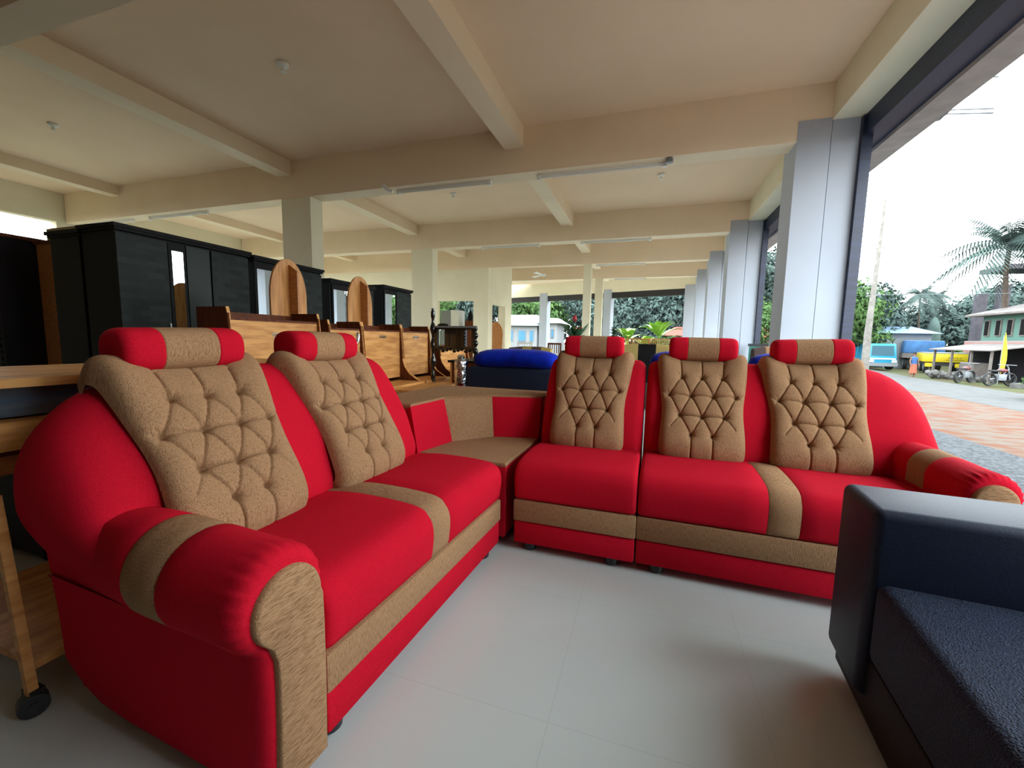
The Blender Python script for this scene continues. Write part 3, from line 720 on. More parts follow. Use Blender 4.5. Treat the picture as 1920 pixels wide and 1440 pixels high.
# ------------------------------------------------------------------ carved black chair frame and foil wrapped leg
t = empty('carved_black_frame', (-2.05, 4.2, 0), 0, 'glossy black carved wooden frame with turned posts on the teak table', 'furniture frame')
gl = mat('glossy_black_wood', (.006, .008, .007), .18, coat=.5)
def turned(x, z0, z1, nm):
    H = z1-z0; prof = []
    for k in range(41):
        f = k/40; prof.append((.024+.010*math.sin(f*math.pi*9)*(1 if .1 < f < .9 else 0)-(.008 if f > .95 else 0), z0+H*f))
    MB().lathe(prof, (x, 0, 0), 14).build(nm, gl, t)
turned(-.265, .603, 1.43, 'post'); turned(.255, .857, 1.24, 'post')
MB().box(-.24, .26, -.03, .03, 1.215, 1.235).build('top_rail', grey_metal, t, smooth=False)
pn = MB()
for (a, b) in ((-.245, -.195), (-.11, -.055), (.085, .145), (.215, .26)): pn.box(a, b, -.018, .018, 1.0, 1.214)
pn.box(-.055, .085, -.01, .01, 1.0, 1.214); pn.box(-.245, .26, -.02, .02, .975, 1.01); pn.box(-.245, .26, -.017, .017, 1.195, 1.2135)
pn.build('fretted_panel', gl, t, smooth=False)
cv = MB()
for k in range(11): cv.blob((-.22+k*.046, -.02, .968+.012*math.sin(k*2.1)), (.024, .018, .018), 5)
for k in range(5): cv.blob((.13, -.02, 1.03+k*.035), (.016, .014, .018), 5)
cv.build('carving', gl, t)
MB().blob((-.14, 0, 1.245), (.07, .02, .02), 6).build('crest', gl, t)
t = empty('foil_wrapped_leg', (-1.46, 3.12, 0), 0, 'upright post wrapped in crinkled silver foil behind the corner unit', 'wrapped post')
rs = []
for k in range(60):
    z = .02+.90*k/59; rs.append([((.052+random.uniform(-.006, .006))*math.cos(2*math.pi*j/22), (.052+random.uniform(-.006, .006))*math.sin(2*math.pi*j/22), z) for j in range(22)])
MB().rings(rs).build('wrapping', foil, t, ang=80)
MB().lathe([(.036, .921), (.028, .935), (.034, .95), (.02, .965)], n=14).build('cap', foil, t)

# ------------------------------------------------------------------ sofas behind
def back_sofa(loc, W, label, H=.86):
    t = empty('black_sofa', loc, 0, label, 'sofa')
    MB().box(0, W, .0, .20, .06, H).build('backrest', black_cloth, t, bevel=.04, seg=3)
    MB().box(0.01, W-.01, .20, .85, .06, .42).build('seat', black_cloth, t, bevel=.03)
    for x in (0, W-.18): MB().box(x, x+.18, .2, .85, .06, .62).build('armrest', black_cloth, t, bevel=.04)
    for x in (.1, W-.1):
        for y in (.08, .75): foot(t, x, y)
    return t
back_sofa((-1.50, 3.30, 0), 1.35, 'black sofa behind the corner unit carrying the widest blue roll')
back_sofa((0.02, 3.30, 0), 1.55, 'black sofa behind the right red sofa, almost hidden')
def roll(loc, W, label, h=.07):
    m = MB(); rs = []
    for k in range(25):
        f = k/24; e = (1-abs(2*f-1)**6.0)**.5 if 0 < f < 1 else .05
        rs.append([(W*f, .13*math.cos(2*math.pi*j/20)*e, h*(math.sin(2*math.pi*j/20))*e+(.02*math.sin(math.pi*f))) for j in range(20)])
    o = m.rings(rs).build('blue_bolster', blue_velvet, None, ang=80); o.location = loc
    tag(o, label, 'cushion', None); return o
roll((-1.46, 3.40, .915), .78, 'wide royal blue velvet bolster on the black sofa left of the red headrests', .085)
roll((0.02, 3.40, .945), .44, 'royal blue bolster seen between the first and middle red headrests on the right')
roll((.70, 3.40, .95), .55, 'royal blue bolster peeking out beside the rightmost red headrest')
def striped_sofa(loc, W, cols, label, H=.98):
    t = empty('striped_sofa', loc, 0, label, 'sofa')
    MB().box(0, W, .02, .75, .05, .45).build('seat', brown_cloth, t, bevel=.03)
    x = 0; tot = sum(c[0] for c in cols)
    prof = [(.02, .45), (.0, .75), (.02, H-.05), (.07, H), (.14, H), (.19, H-.06), (.22, .45)]
    mb = MB(); rs = []; ms = []
    xs = [0]
    for c in cols: xs.append(xs[-1]+W*c[0]/tot); ms.append(c[1])
    prof = spline(prof, 24)
    for i, xx in enumerate(xs):
        k = .96 if i in (0, len(xs)-1) else 1
        rs.append([(xx, p[0], .45+(p[1]-.45)*k) for p in prof])
    mb.rings(rs, lambda i, j: ms[min(i, len(ms)-1)]); mb.build('backrest', [brown_cloth, gold_cloth, black_wood, tan], t, ang=50)
    for xx in (.0, W-.14): MB().box(xx, xx+.14, .2, .75, .3, .62).build('armrest', brown_cloth, t, bevel=.03)
    for xx in (.08, W-.08):
        for yy in (.1, .68): foot(t, xx, yy)
    return t
striped_sofa((-2.03, 6.0, 0), .66, [(3, 0), (2, 1), (2, 0), (2, 1)], 'brown and gold striped sofa back beyond the wide blue bolster', .99)
striped_sofa((-.42, 7.0, 0), .82, [(3, 1), (1, 2), (2, 2), (3, 1)], 'gold and black striped sofa back beyond the first right headrest', 1.06)
striped_sofa((1.0, 4.6, 0), .5, [(1, 0), (3, 3), (1, 3)], 'tan topped chair back between the two rightmost red headrests', 1.07)

# plants
leaf = mat('dark_leaf', (.02, .10, .025), .45, col2=(.01, .05, .015), nscale=20)
leaf_l = mat('yellow_green_leaf', (.26, .42, .05), .5, col2=(.14, .28, .03), nscale=8)
def blade(mb, base, d, L, wd, droop=.35, m=0, n=6):
    d = Vector(d).normalized(); side = d.cross(Vector((0, 0, 1)))
    if side.length < .1: side = Vector((1, 0, 0))
    side.normalize(); pts = []
    for k in range(n+1):
        f = k/n; p = Vector(base)+d*L*f+Vector((0, 0, -droop*L*f*f)); ww = wd*math.sin(math.pi*(.08+.9*f))**.8
        pts += [p-side*ww, p+Vector((0, 0, -ww*.3)), p+side*ww]
    b = mb.pts(pts)
    for k in range(n):
        for j in (0, 1): mb.face((b+k*3+j, b+k*3+j+1, b+k*3+j+4, b+k*3+j+3), m)
t = empty('flower_arrangement', (-1.33, 8.0, 0), 0, 'red and orange artificial flowers with dark green leaves behind a red headrest', 'flowers')
MB().lathe([(.10, .0), (.14, .1), (.16, .5), (.10, .9), (.07, 1.05), (.09, 1.12)], n=18).build('vase', brown_cloth, t)
m = MB(); random.seed(3)
for k in range(26):
    a = random.uniform(0, 6.28); e = random.uniform(.5, 1.6)
    blade(m, (0, 0, 1.1), (math.cos(a), math.sin(a), e), random.uniform(.32, .55), .035, .2)
m.build('leaves', leaf, t, ang=60)
m = MB().blob((-.03, 0, 1.52), (.045, .045, .065), 8, jit=.05)
m.build('flower', mat('dark_red_petal', (.35, .02, .02), .5), t)
m = MB()
for k in range(22):
    a = random.uniform(0, 6.28); blade(m, (.06, -.02, 1.30), (math.cos(a), math.sin(a), random.uniform(-.4, 1)), .10, .014, .1)
m.build('flower', mat('orange_petal', (.85, .10, .02), .5), t, ang=60)
t = empty('small_plant', (-.78, 10.0, 0), 0, 'small dark green potted plant near the far white column', 'plant')
MB().lathe([(.09, 0), (.11, .3), (.1, .9), (.12, 1.15), (.10, 1.18)], n=16).build('pot_stand', white_plastic, t)
m = MB()
for k in range(40):
    a = random.uniform(0, 6.28); h = random.uniform(0, .22); blade(m, (0, 0, 1.18+h), (math.cos(a), math.sin(a), random.uniform(0, .8)), random.uniform(.08, .14), .03, .2)
m.tube([(0, 0, 1.1), (0, 0, 1.42)], .01, 6); m.build('leaves', leaf, t, ang=60)

# dining chairs and white table at the far end
def slat_chair(loc, rz, m_, label, grp=None):
    t = empty('dining_chair', loc, rz, label, 'chair', grp)
    MB().box(-.22, .22, -.22, .22, .43, .46).build('seat', m_, t, smooth=False)
    for (x, y, h) in ((-.2, -.2, .43), (.2, -.2, .43), (-.2, .2, 1.02), (.2, .2, 1.02)): MB().box(x-.018, x+.018, y-.018, y+.018, 0, h).build('leg', m_, t, smooth=False)
    MB().box(-.2, .2, .19, .21, .97, 1.02).build('top_rail', m_, t, smooth=False)
    b = MB()
    for k in range(5): b.box(-.15+k*.07, -.13+k*.07, .19, .21, .5, .97)
    b.build('back_slats', m_, t, smooth=False); return t
slat_chair((-3.3, 11.2, 0), .2, white_plastic, 'white slatted dining chair beyond the striped sofa')
slat_chair((-2.6, 11.5, 0), -.3, dark_wood, 'dark wooden dining chair left of the white far table')
slat_chair((-1.9, 11.3, 0), .4, dark_wood, 'dark wooden dining chair right of the white far table')
t = empty('dining_table', (-2.1, 10.4, 0), 0, 'glass topped dining table with white things under the far window', 'table')
MB().lathe([(.02, .74), (.55, .74), (.55, .755), (.02, .755)], n=32).build('table_top', white_metal, t, ang=30)
MB().lathe([(.22, 0), (.2, .03), (.05, .08), (.05, .73)], n=18).build('pedestal', white_metal, t)
t = empty('oval_backed_bench', (-5.12, 13.75, 0), 0, 'brown oval topped wooden headboard leaning in the inner doorway', 'headboard')
o_ = [(-.22, 0), (.22, 0), (.26, .9)]
for k in range(0, 13): a = math.pi*k/12; o_.append((.28*math.cos(a), 1.25+.45*math.sin(a)))
o_.append((-.26, .9)); MB().prism(o_, 'Y', -.02, .02).build('board', orange_wood, t, ang=30)
# things behind the back wall opening
t = empty('refrigerator', (-7.6, 15.2, 0), 0, 'dark door and white side of a fridge behind the wall opening', 'fridge')
MB().box(-.42, .0, 0, .6, .0, 2.2).build('door', grey_metal, t, smooth=False); MB().box(.001, .36, 0.03, .6, .0, 2.22).build('side', white_metal, t, smooth=False)
t = empty('red_cabinet', (-6.75, 15.2, 0), 0, 'dark red cabinet with a black carved ornament on top behind the opening', 'cabinet')
MB().box(-.2, .32, 0, .5, 0, 1.8).build('body', dark_wood, t, smooth=False)
MB().lathe([(.09, 1.801), (.11, 1.95), (.05, 2.15), (.02, 2.26)], (-.05, .2, 0), 12).build('ornament', black_wood, t)

# ================================================================== OUTSIDE
struct('ground', MB().box(-60, 3.0, -30, 80, -.62, -.42), concrete, smooth=False) if False else None
def ground_mat(name, c1, c2, sc, st=(1, 1, 1), det=8, b=.4): return mat(name, c1, .95, col2=c2, nscale=sc, stretch=st, detail=det, bump=b, contrast=(.38, .62), spec=.1)
def strip(name, poly, z, m, label=None, cat=None):
    mb = MB(); mb.rings([[(x, y, z-.25) for x, y in poly], [(x, y, z) for x, y in poly]])
    o = mb.build(name, m, None, smooth=False); o['kind'] = 'structure'; return o
strip('ground', [(-70, -40), (80, -40), (80, 120), (-70, 120)], -.345, ground_mat('grassy_earth', (.06, .075, .03), (.075, .055, .03), 1.2))
strip('paving', [(2.26, -12), (4.4, -12), (4.9, 22), (2.26, 22)], -.30, ground_mat('grey_gravel', (.095, .098, .10), (.045, .045, .048), 22))
strip('soil', [(4.2, -12), (7.9, -12), (8.3, 12), (8.6, 30), (4.2, 30)], -.304, ground_mat('red_laterite', (.125, .052, .030), (.12, .098, .078), 2.6, (1, 1.8, 1)))
strip('road', [(7.62, -12), (11.2, -12), (11.2, 17), (11.6, 23.5), (14.5, 40), (18, 70), (15.5, 70), (11.2, 40), (8.35, 29)], -.30, ground_mat('worn_asphalt', (.10, .098, .094), (.085, .083, .079), 3))

LEAFMESH = {}
def foliage_mesh(name, m, n, size, shape, seed):
    random.seed(seed); mb = MB()
    lumps = [(random.uniform(-.6, .6), random.uniform(-.6, .6), random.uniform(-.5, .75), random.uniform(.30, .52)) for _ in range(20)]
    for k in range(n):
        l = random.choice(lumps)
        while True:
            d = Vector((random.uniform(-1, 1), random.uniform(-1, 1), random.uniform(-1, 1)))
            if .1 < d.length < 1: break
        d.normalize(); rr = l[3]*random.uniform(.75, 1.08)
        p = Vector((l[0], l[1], l[2]))+d*rr; p = Vector((p.x*shape[0], p.y*shape[1], p.z*shape[2]))
        nrm = (d+Vector((random.uniform(-.6, .6), random.uniform(-.6, .6), random.uniform(-.2, .8)))).normalized()
        u = nrm.orthogonal().normalized(); v = nrm.cross(u); a = random.uniform(0, 6.28)
        u, v = u*math.cos(a)+v*math.sin(a), v*math.cos(a)-u*math.sin(a); s = size*random.uniform(.6, 1.3)
        b = mb.pts([p-u*s, p-v*s*.45, p+u*s, p+v*s*.45]); mb.face((b, b+1, b+2, b+3))
    o = mb.build(name, m, None, smooth=False, recalc=False); me = o.data; bpy.data.objects.remove(o); return me
def leaf_mat(name, a, b_): return mat(name, a, .9, col2=b_, nscale=1.1, detail=3, contrast=(.3, .7), spec=.05)
teal_leaf = leaf_mat('hazy_teal_leaf', (.085, .118, .105), (.034, .052, .045))  # pale teal, distance haze painted into the leaf colour
green_leaf = leaf_mat('bright_green_leaf', (.085, .15, .045), (.04, .075, .03))
haze_leaf = leaf_mat('far_haze_tinted_leaf', (.10, .135, .12), (.06, .085, .075))  # lightened and greyed to stand in for haze
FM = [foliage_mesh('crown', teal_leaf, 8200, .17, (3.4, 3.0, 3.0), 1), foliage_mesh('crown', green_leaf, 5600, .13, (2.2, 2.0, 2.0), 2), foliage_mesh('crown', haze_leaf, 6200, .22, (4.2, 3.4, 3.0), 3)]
bark = mat('bark', (.09, .065, .045), .9, col2=(.05, .035, .025), nscale=9, stretch=(1, 1, .3))
_t = MB().tube([(0, 0, 0), (.1, 0, 2), (-.05, .1, 4)], [.22, .17, .1], 10).build('trunk', bark); TR = _t.data; bpy.data.objects.remove(_t)
def tree(x, y, kind, s, h, label, grp, z=-.35):
    t = empty('tree', (x, y, z), random.uniform(0, 6.28), label, 'tree', grp)
    tr = bpy.data.objects.new('trunk', TR); COL.objects.link(tr); tr.parent = t; tr.scale = (s, s, h/3.6)
    c = bpy.data.objects.new('crown', FM[kind]); COL.objects.link(c); c.parent = t; c.scale = (s, s, s*1.05); c.location = (0, 0, h)
    return t
random.seed(11)
for (x, y, k, s, h, lab) in ((-17.4, 40, 0, 1.3, 3.0, 'hazy green tree beyond the far opening at its extreme left'), (-10.3, 40, 1, 1.9, 3.2, 'leafy tree rising behind the roof of the white house with blue windows'),
        (-3.4, 40, 0, 1.35, 3.1, 'dark teal tree behind the slim middle column and small potted plant'), (3.6, 40, 0, 1.35, 3.0, 'hazy tree behind the tall banana plant and low red roofed house'), (10.6, 41, 0, 1.3, 3.0, 'hazy tree seen past the folded gate in the farthest street bay'),
        (-21.5, 49, 0, 1.5, 3.8, 'farther tree filling the left end of the far opening'), (-14, 49, 0, 1.5, 4.0, 'farther tree behind the gap between the two white houses'), (-6.8, 49, 0, 1.5, 4.1, 'farther dark tree behind the red and orange flowers'),
        (.4, 49, 0, 1.5, 4.3, 'farther tall tree in the middle of the right far opening'), (7.6, 50, 0, 1.5, 4.4, 'farther tall tree at the right end of the right far opening'),
        (-17.5, 28, 1, 1.7, 3.4, 'tree outside the inner doorway and the wall opening'), 
        (6.6, 30, 1, .95, 2.2, 'bright leafy tree low in the gap between the two nearest white street columns'), (8.6, 36, 0, 1.0, 5.2, 'tall grey green tree high in the gap between the two nearest white street columns'),
        (11.6, 32, 1, 1.15, 2.9, 'bright green tree beside the navy shutter rail, left of the street pole'), (14.8, 38, 0, 1.1, 2.4, 'dark green tree right behind the street pole'),
        (17.6, 46, 2, 1.0, 1.4, 'low hazy tree between the street pole and the dark conical tree'), (22.3, 53, 2, 1.1, 1.6, 'low hazy tree behind the dark conical tree'),
        (23.4, 46, 2, .95, 2.0, 'hazy tree right of the dark conical tree'), (24.4, 41, 0, 1.1, 2.4, 'dark rounded tree rising left of the green house'), (29.5, 46, 2, 1.2, 3.0, 'hazy tree just behind the roof of the green house'),
        (20.6, 35.5, 1, .6, .6, 'small green tree above the yellow truck'), (17.0, 41, 1, .6, .8, 'small green tree above the blue sheet roof'), (33, 22, 2, 1.4, 3, 'tree beyond the green house at the right edge'), (30, 4, 0, 1.5, 3.4, 'tree across the road mirrored in the wardrobe doors'), (30, -8, 0, 1.5, 3.4, 'tree across the road outside the right edge')):
    tree(x, y, k, s, h, lab, None)
# palms
def palm(x, y, H, s, label, seed, m_=None):
    random.seed(seed)
    t = empty('palm_tree', (x, y, -.35), 0, label, 'palm tree')
    MB().tube([(0, 0, 0), (.15*s, 0, H*.4), (.05, .1, H*.8), (0, 0, H)], [.11*s, .08*s, .065*s, .06*s], 10).build('trunk', bark, t)
    mb = MB()
    for k in range(44):
        a = random.uniform(0, 6.28); el = random.uniform(-.6, 1.4); L = random.uniform(1.5, 2.1)*s
        d = Vector((math.cos(a), math.sin(a), el)).normalized(); side = Vector((-math.sin(a), math.cos(a), 0)); n = 20; pr = None
        for q in range(n+1):
            f = q/n; p = Vector((0, 0, H))+d*L*f+Vector((0, 0, -.55*L*f*f*(1.1-.3*el)))
            if pr is not None:
                for sg in (-1, 1):
                    ll = .48*s*math.sin(math.pi*(.12+.85*f))**.7
                    e = p+side*sg*ll*.72+Vector((0, 0, -ll*.55))+(p-pr)*1.2
                    b = mb.pts([pr, pr+(p-pr)*.6, e, e-(p-pr)*.2]); mb.face((b, b+1, b+2, b+3))
            pr = p
    mb.build('fronds', m_ or teal_leaf, t, smooth=False, recalc=False); return t
palm(15.75, 26, 6.4, 1.45, 'tall dark palm above the green house at the right edge', 5)
palm(19.5, 40, 5.5, .8, 'middle one of three distant palms above the trucks', 6, haze_leaf)
palm(21.0, 41, 5.4, .8, 'right one of three distant palms above the trucks', 7, haze_leaf)
palm(17.2, 40, 4.9, .9, 'left one of three distant palms, just right of the street pole', 8, haze_leaf)
palm(28.5, 42, 5.6, 1.0, 'small distant palm left of the green house roof', 9, haze_leaf)
t = empty('cypress', (19.5, 38, -.35), 0, 'narrow dark conical tree below the middle distant palm', 'tree')
MB().lathe([(.2, 0), (.42, .6), (.42, 2), (.32, 3), (.12, 3.5), (.02, 3.6)], n=14).build('foliage', teal_leaf, t)
# banana plants
def banana(x, y, H, label, seed):
    random.seed(seed); t = empty('banana_plant', (x, y, -.35), 0, label, 'banana plant')
    MB().tube([(0, 0, 0), (0, 0, H*.55)], [.14, .09], 10).build('stem', leaf_l, t)
    mb = MB()
    for k in range(9): a = random.uniform(0, 6.28); blade(mb, (0, 0, H*.5), (math.cos(a), math.sin(a), random.uniform(.9, 3)), H*.62, .22, .5, n=8)
    mb.build('leaves', leaf_l, t, ang=60); return t
banana(-1.2, 26, 2.9, 'bright green banana plant outside the far opening, left one', 1)
banana(.6, 26, 3.4, 'tall bright green banana plant outside the far opening, right one', 2)
banana(-.2, 25, 2.3, 'small yellowish banana plant between the two larger ones', 4)
banana(20.6, 33, 3.0, 'banana plant right of the yellow truck', 12)
banana(22.0, 34, 2.8, 'banana plant left of the roadside shed', 13)
hb = bpy.data.objects.new('hedge', FM[1]); COL.objects.link(hb); hb.location = (0.2, 26, .5); hb.scale = (1.0, .5, .45); hb['label'] = 'low yellow green bushes outside behind the wooden railing'; hb['category'] = 'bush'
t = empty('railing', (-1.05, 17.4, 0), 0, 'brown wooden slatted railing in the far opening above the striped sofa', 'railing')
MB().box(0, 2.2, -.02, .02, 1.19, 1.23).build('top_rail', orange_wood, t, smooth=False); MB().box(0, 2.2, -.015, .015, .95, .98).build('bottom_rail', orange_wood, t, smooth=False)
b = MB()
for k in range(32): b.box(.03+k*.068, .055+k*.068, -.012, .012, .981, 1.189)
b.build('slats', wood_v, t, smooth=False)
for x in (.02, 1.1, 2.16): MB().box(x-.03, x+.03, -.03, .03, 0, 1.19).build('post', orange_wood, t, smooth=False)

# houses
wwall = mat('white_house_wall', (.24, .245, .25), .9); pinkwall = mat('pale_wall', (.22, .18, .17), .9)
redroof = mat('red_tile_roof', (.26, .065, .04), .85, col2=(.19, .045, .03), nscale=4, stretch=(1, 6, 1)); blueglass = mat('blue_window_glass', (.03, .16, .28), .3)
greenwall = mat('mint_house_wall', (.075, .15, .12), .9); blueroof = mat('blue_sheet_roof', (.09, .16, .24), .6, col2=(.07, .12, .2), nscale=2, stretch=(6, 1, 1)); sheet = mat('weathered_sheet_roof', (.17, .145, .13), .8, col2=(.12, .10, .09), nscale=3)
def house(name, loc, W, D, H, wall, roof, rh, wins, label, over=.4, rz=0, frame=None):
    t = empty(name, loc, rz, label, 'house')
    MB().box(0, W, 0, D, 0, H).build('wall', wall, t, smooth=False)
    MB().hexa([(-over, -over, H), (W+over, -over, H), (W+over, D+over, H), (-over, D+over, H), (W*.15, D*.3, H+rh), (W*.85, D*.3, H+rh), (W*.85, D*.7, H+rh), (W*.15, D*.7, H+rh)]).build('roof', roof, t, smooth=False)
    for (a, b, z0, z1) in wins:
        f = MB().box(a, b, -.05, -.002, z0, z1).build('window', frame or wwall, t, smooth=False)
        MB().box(a+.05, b-.05, -.07, -.051, z0+.05, z1-.05).build('pane', blueglass, f, smooth=False)
    return t
house('house', (-11.6, 32, -.35), 3.2, 5, 2.55, wwall, mat('pale_blue_roof', (.20, .235, .26), .8), .95, [(.75, 1.25, 1.3, 2.2), (1.65, 2.3, 1.3, 2.2), (2.6, 2.95, 1.3, 2.2)], 'white house with three blue windows outside the far left opening')
house('house', (-7.95, 32, -.35), 1.15, 3, 2.75, wwall, wwall, .45, [(.28, .55, 1.6, 2.3), (.68, .92, 1.6, 2.3)], 'small white gabled house right of the blue windowed one', frame=sheet)
house('house', (1.5, 34, -.35), 3, 4, 1.95, wwall, redroof, .7, [(.8, 1.4, .7, 1.4)], 'low house with red roof at the right of the far opening')
house('house', (7.2, 33, -.35), 1.6, 4, 1.9, pinkwall, redroof, .7, [], 'red roofed house in the gap between the street columns')
house('house', (15.0, 34, -.35), 2.4, 5, 2.3, wwall, blueroof, .5, [(.8, 1.4, 1.0, 1.6)], 'low house with pale blue sheet roof behind the blue truck')
# two storey green house on the right
t = empty('green_house', (15.3, 26.2, -.35), R(-90), 'two storey mint green house with brown sheet roof at right edge', 'house')
MB().box(0, 5, 0, 5, 0, 3.0).build('wall', greenwall, t, smooth=False)
MB().hexa([(-.4, -.5, 2.95), (5.4, -.5, 2.95), (5.4, 5.5, 2.95), (-.4, 5.5, 2.95), (-.4, -.5, 3.03), (5.4, -.5, 3.03), (4.2, 1.6, 3.65), (.5, 1.6, 3.65)]).build('roof', sheet, t, smooth=False)
for a in (.18, .85, 1.5, 2.2):
    f = MB().box(a, a+.32, -.05, -.002, 2.0, 2.75).build('window', sheet, t, smooth=False); MB().box(a+.04, a+.28, -.06, -.051, 2.04, 2.71).build('pane', black_wood, f, smooth=False)
MB().box(-.2, 5, -.5, -.01, 1.70, 1.78).build('balcony_floor', pinkwall, t, smooth=False)
MB().box(-.2, 5, -.5, -.47, 1.2, 1.70).build('balcony_panel', mat('salmon_board', (.26, .12, .10), .8), t, smooth=False)
t = empty('roadside_shed', (13.7, 25.2, -.35), R(-90), 'open roadside shed with grey sheet roof below the green house', 'shed')
MB().hexa([(-.5, -.6, 1.32), (3.4, -.6, 1.32), (3.4, 1.1, 1.6), (-.5, 1.1, 1.6), (-.5, -.6, 1.36), (3.4, -.6, 1.36), (3.4, 1.1, 1.65), (-.5, 1.1, 1.65)]).build('roof', sheet, t, smooth=False)
for x in (-.3, .9, 2.1, 3.2): MB().box(x, x+.07, -.5, -.43, 0, 1.32).build('post', sheet, t, smooth=False)
MB().box(-.4, 3.3, .9, 1.0, 0, 1.55).build('rear_wall', brown_black, t, smooth=False)
MB().box(1.0, 1.9, -.2, .3, 0, .8).build('counter', sheet, t, smooth=False)
dgrey = mat('dark_bare_concrete', (.075, .065, .075), .9, col2=(.05, .045, .052), nscale=3)
t = empty('concrete_tower', (17.2, 30, -.35), 0, 'bare grey rooftop columns with a slab above the green house', 'building')
for x in (0, .9, 2.2): MB().box(x, x+.40, 0, .40, 0, (4.4 if x < .5 else 4.9) if x < 2 else 5.54).build('column', dgrey, t, smooth=False)
MB().box(1.0, 5, -.2, 2, 5.7, 5.95).box(2.0, 3.4, 0, 1, 5.55, 5.699).build('slab', dgrey, t, smooth=False)
o = MB()
bl = [(0, 0), (.10, .2), (.13, .55), (.11, .9), (.05, 1.3), (0, 1.62), (-.04, 1.2), (-.06, .5)]
o.prism(bl, 'Y', -.012, .012); o = o.build('feather_flag', mat('yellow_flag_cloth', (.55, .42, .01), .7), None, smooth=False); o.location = (13.35, 21.6, .10); tag(o, 'yellow upright advertising flag beside the shed', 'flag')
MB().tube([(-.05, .0, -.45), (-.05, 0, 1.5)], .015, 6).build('pole', grey_metal, o)

# vehicles
cy = mat('cyan_truck_paint', (.015, .20, .32), .4); ylw = mat('yellow_truck_paint', (.50, .36, .005), .45); glass = mat('dark_windscreen', (.05, .10, .13), .1); tarp = mat('blue_tarpaulin', (.035, .13, .29), .7, col2=(.025, .09, .22), nscale=3)
tyre = mat('tyre_rubber', (.015, .015, .015), .8)
def wheels(t, xs, ys, r):
    for x in xs:
        for y in ys:
            wv = MB().lathe([(r*.4, -.1), (r, -.09), (r, .09), (r*.4, .1)], (0, 0, 0), 20, axis='X').build('wheel', tyre, t, ang=40); wv.location = (x, y, r)
            MB().lathe([(.01, -.11), (r*.5, -.105), (r*.5, .105), (.01, .11)], n=14, axis='X').build('hub', grey_metal, wv)
t = empty('blue_truck', (13.2, 30, -.3), 0, 'cyan blue truck facing the viewer at the road', 'truck')
MB().hexa([(-.72, 0, .35), (.72, 0, .35), (.72, 1.4, .35), (-.72, 1.4, .35), (-.64, .15, 1.55), (.64, .15, 1.55), (.64, 1.4, 1.55), (-.64, 1.4, 1.55)]).build('cab', cy, t, bevel=.04)
MB().hexa([(-.55, -.01+.055, .85), (.55, .045, .85), (.55, .06, .85), (-.55, .06, .85), (-.52, .115, 1.42), (.52, .115, 1.42), (.52, .14, 1.42), (-.52, .14, 1.42)]).build('windscreen', glass, t, smooth=False)
MB().box(-.72, .72, -.06, .0, .22, .42).build('bumper', grey_metal, t, smooth=False)
for x in (-.55, .55): MB().box(x-.12, x+.12, -.03, .0, .45, .58).build('headlamp', white_metal, t, smooth=False)
MB().box(-.62, .62, .0, .03, .62, .70).build('grille', white_metal, t, smooth=False)
MB().box(-.75, .75, 1.45, 4.5, .5, 1.3).build('load_bed', cy, t, smooth=False)
wheels(t, (-.6, .6), (.6, 3.4), .38)
t = empty('blue_covered_truck', (16.1, 32, -.3), R(-20), 'truck with blue tarpaulin load behind the yellow truck', 'truck')
MB().box(-.95, .95, 0, 3, .7, 1.0).build('load_bed', sheet, t, smooth=False)
MB().hexa([(-.93, 0, 1.0), (.93, 0, 1.0), (.93, 3, 1.0), (-.93, 3, 1.0), (-.85, .1, 1.78), (.85, .1, 1.78), (.85, 2.9, 1.78), (-.85, 2.9, 1.78)]).build('tarpaulin', tarp, t, bevel=.05)
wheels(t, (-.75, .75), (.6, 2.4), .4)
t = empty('yellow_truck', (15.1, 28.2, -.3), R(-20), 'yellow tailboard of a small truck parked by the road', 'truck')
MB().box(-.85, .85, 0, 2.4, .60, 1.06).build('load_bed', ylw, t, bevel=.02)
MB().box(-.80, .9, .0, 2.4, 1.065, 1.11).build('top_rail', grey_metal, t, smooth=False)
MB().box(-.75, .75, .1, 2.2, .42, .60).build('chassis', black_metal, t, smooth=False)
for x in (-.6, .55): MB().box(x-.14, x+.14, -.03, .08, .34, .54).build('mudguard', ylw, t, smooth=False)
lt = MB()
for k in range(4): lt.bar((.12+k*.14, -.006, .80), (.17+k*.14, -.006, .86), .01, .03, up=(0, 1, 0)); lt.bar((.17+k*.14, -.006, .86), (.20+k*.14, -.006, .79), .01, .03, up=(0, 1, 0))
lt.box(.05, .72, -.008, -.001, .70, .72); lt.build('lettering', black_metal, t, smooth=False)
wheels(t, (-.65, .65), (.4, 1.8), .33)
# person by the truck
t = empty('person', (11.75, 24, -.32), R(10), 'person in blue shirt and orange lungi standing by the road', 'person')
bd = MB(); skin = mat('brown_skin', (.16, .08, .05), .7)
def oval(z, rx, ry, x=0, y=0): return [(x+rx*math.cos(2*math.pi*k/14), y+ry*math.sin(2*math.pi*k/14), z) for k in range(14)]
s_ = .66
bd.rings([oval(z*s_, a*s_, b*s_, x*s_) for z, a, b, x in ((0.0, .06, .1, -.1), (.08, .05, .06, -.1), (.45, .06, .06, -.09), (.8, .09, .09, -.08))])
bd.rings([oval(z*s_, a*s_, b*s_, x*s_) for z, a, b, x in ((0.0, .06, .1, .1), (.08, .05, .06, .1), (.45, .06, .06, .09), (.8, .09, .09, .08))])
bd.rings([oval(z*s_, a*s_, b*s_) for z, a, b in ((.75, .16, .11), (.95, .17, .11), (1.1, .14, .1), (1.35, .19, .11), (1.45, .12, .08), (1.5, .055, .055), (1.55, .06, .07), (1.62, .085, .1), (1.7, .08, .095), (1.76, .03, .04))])
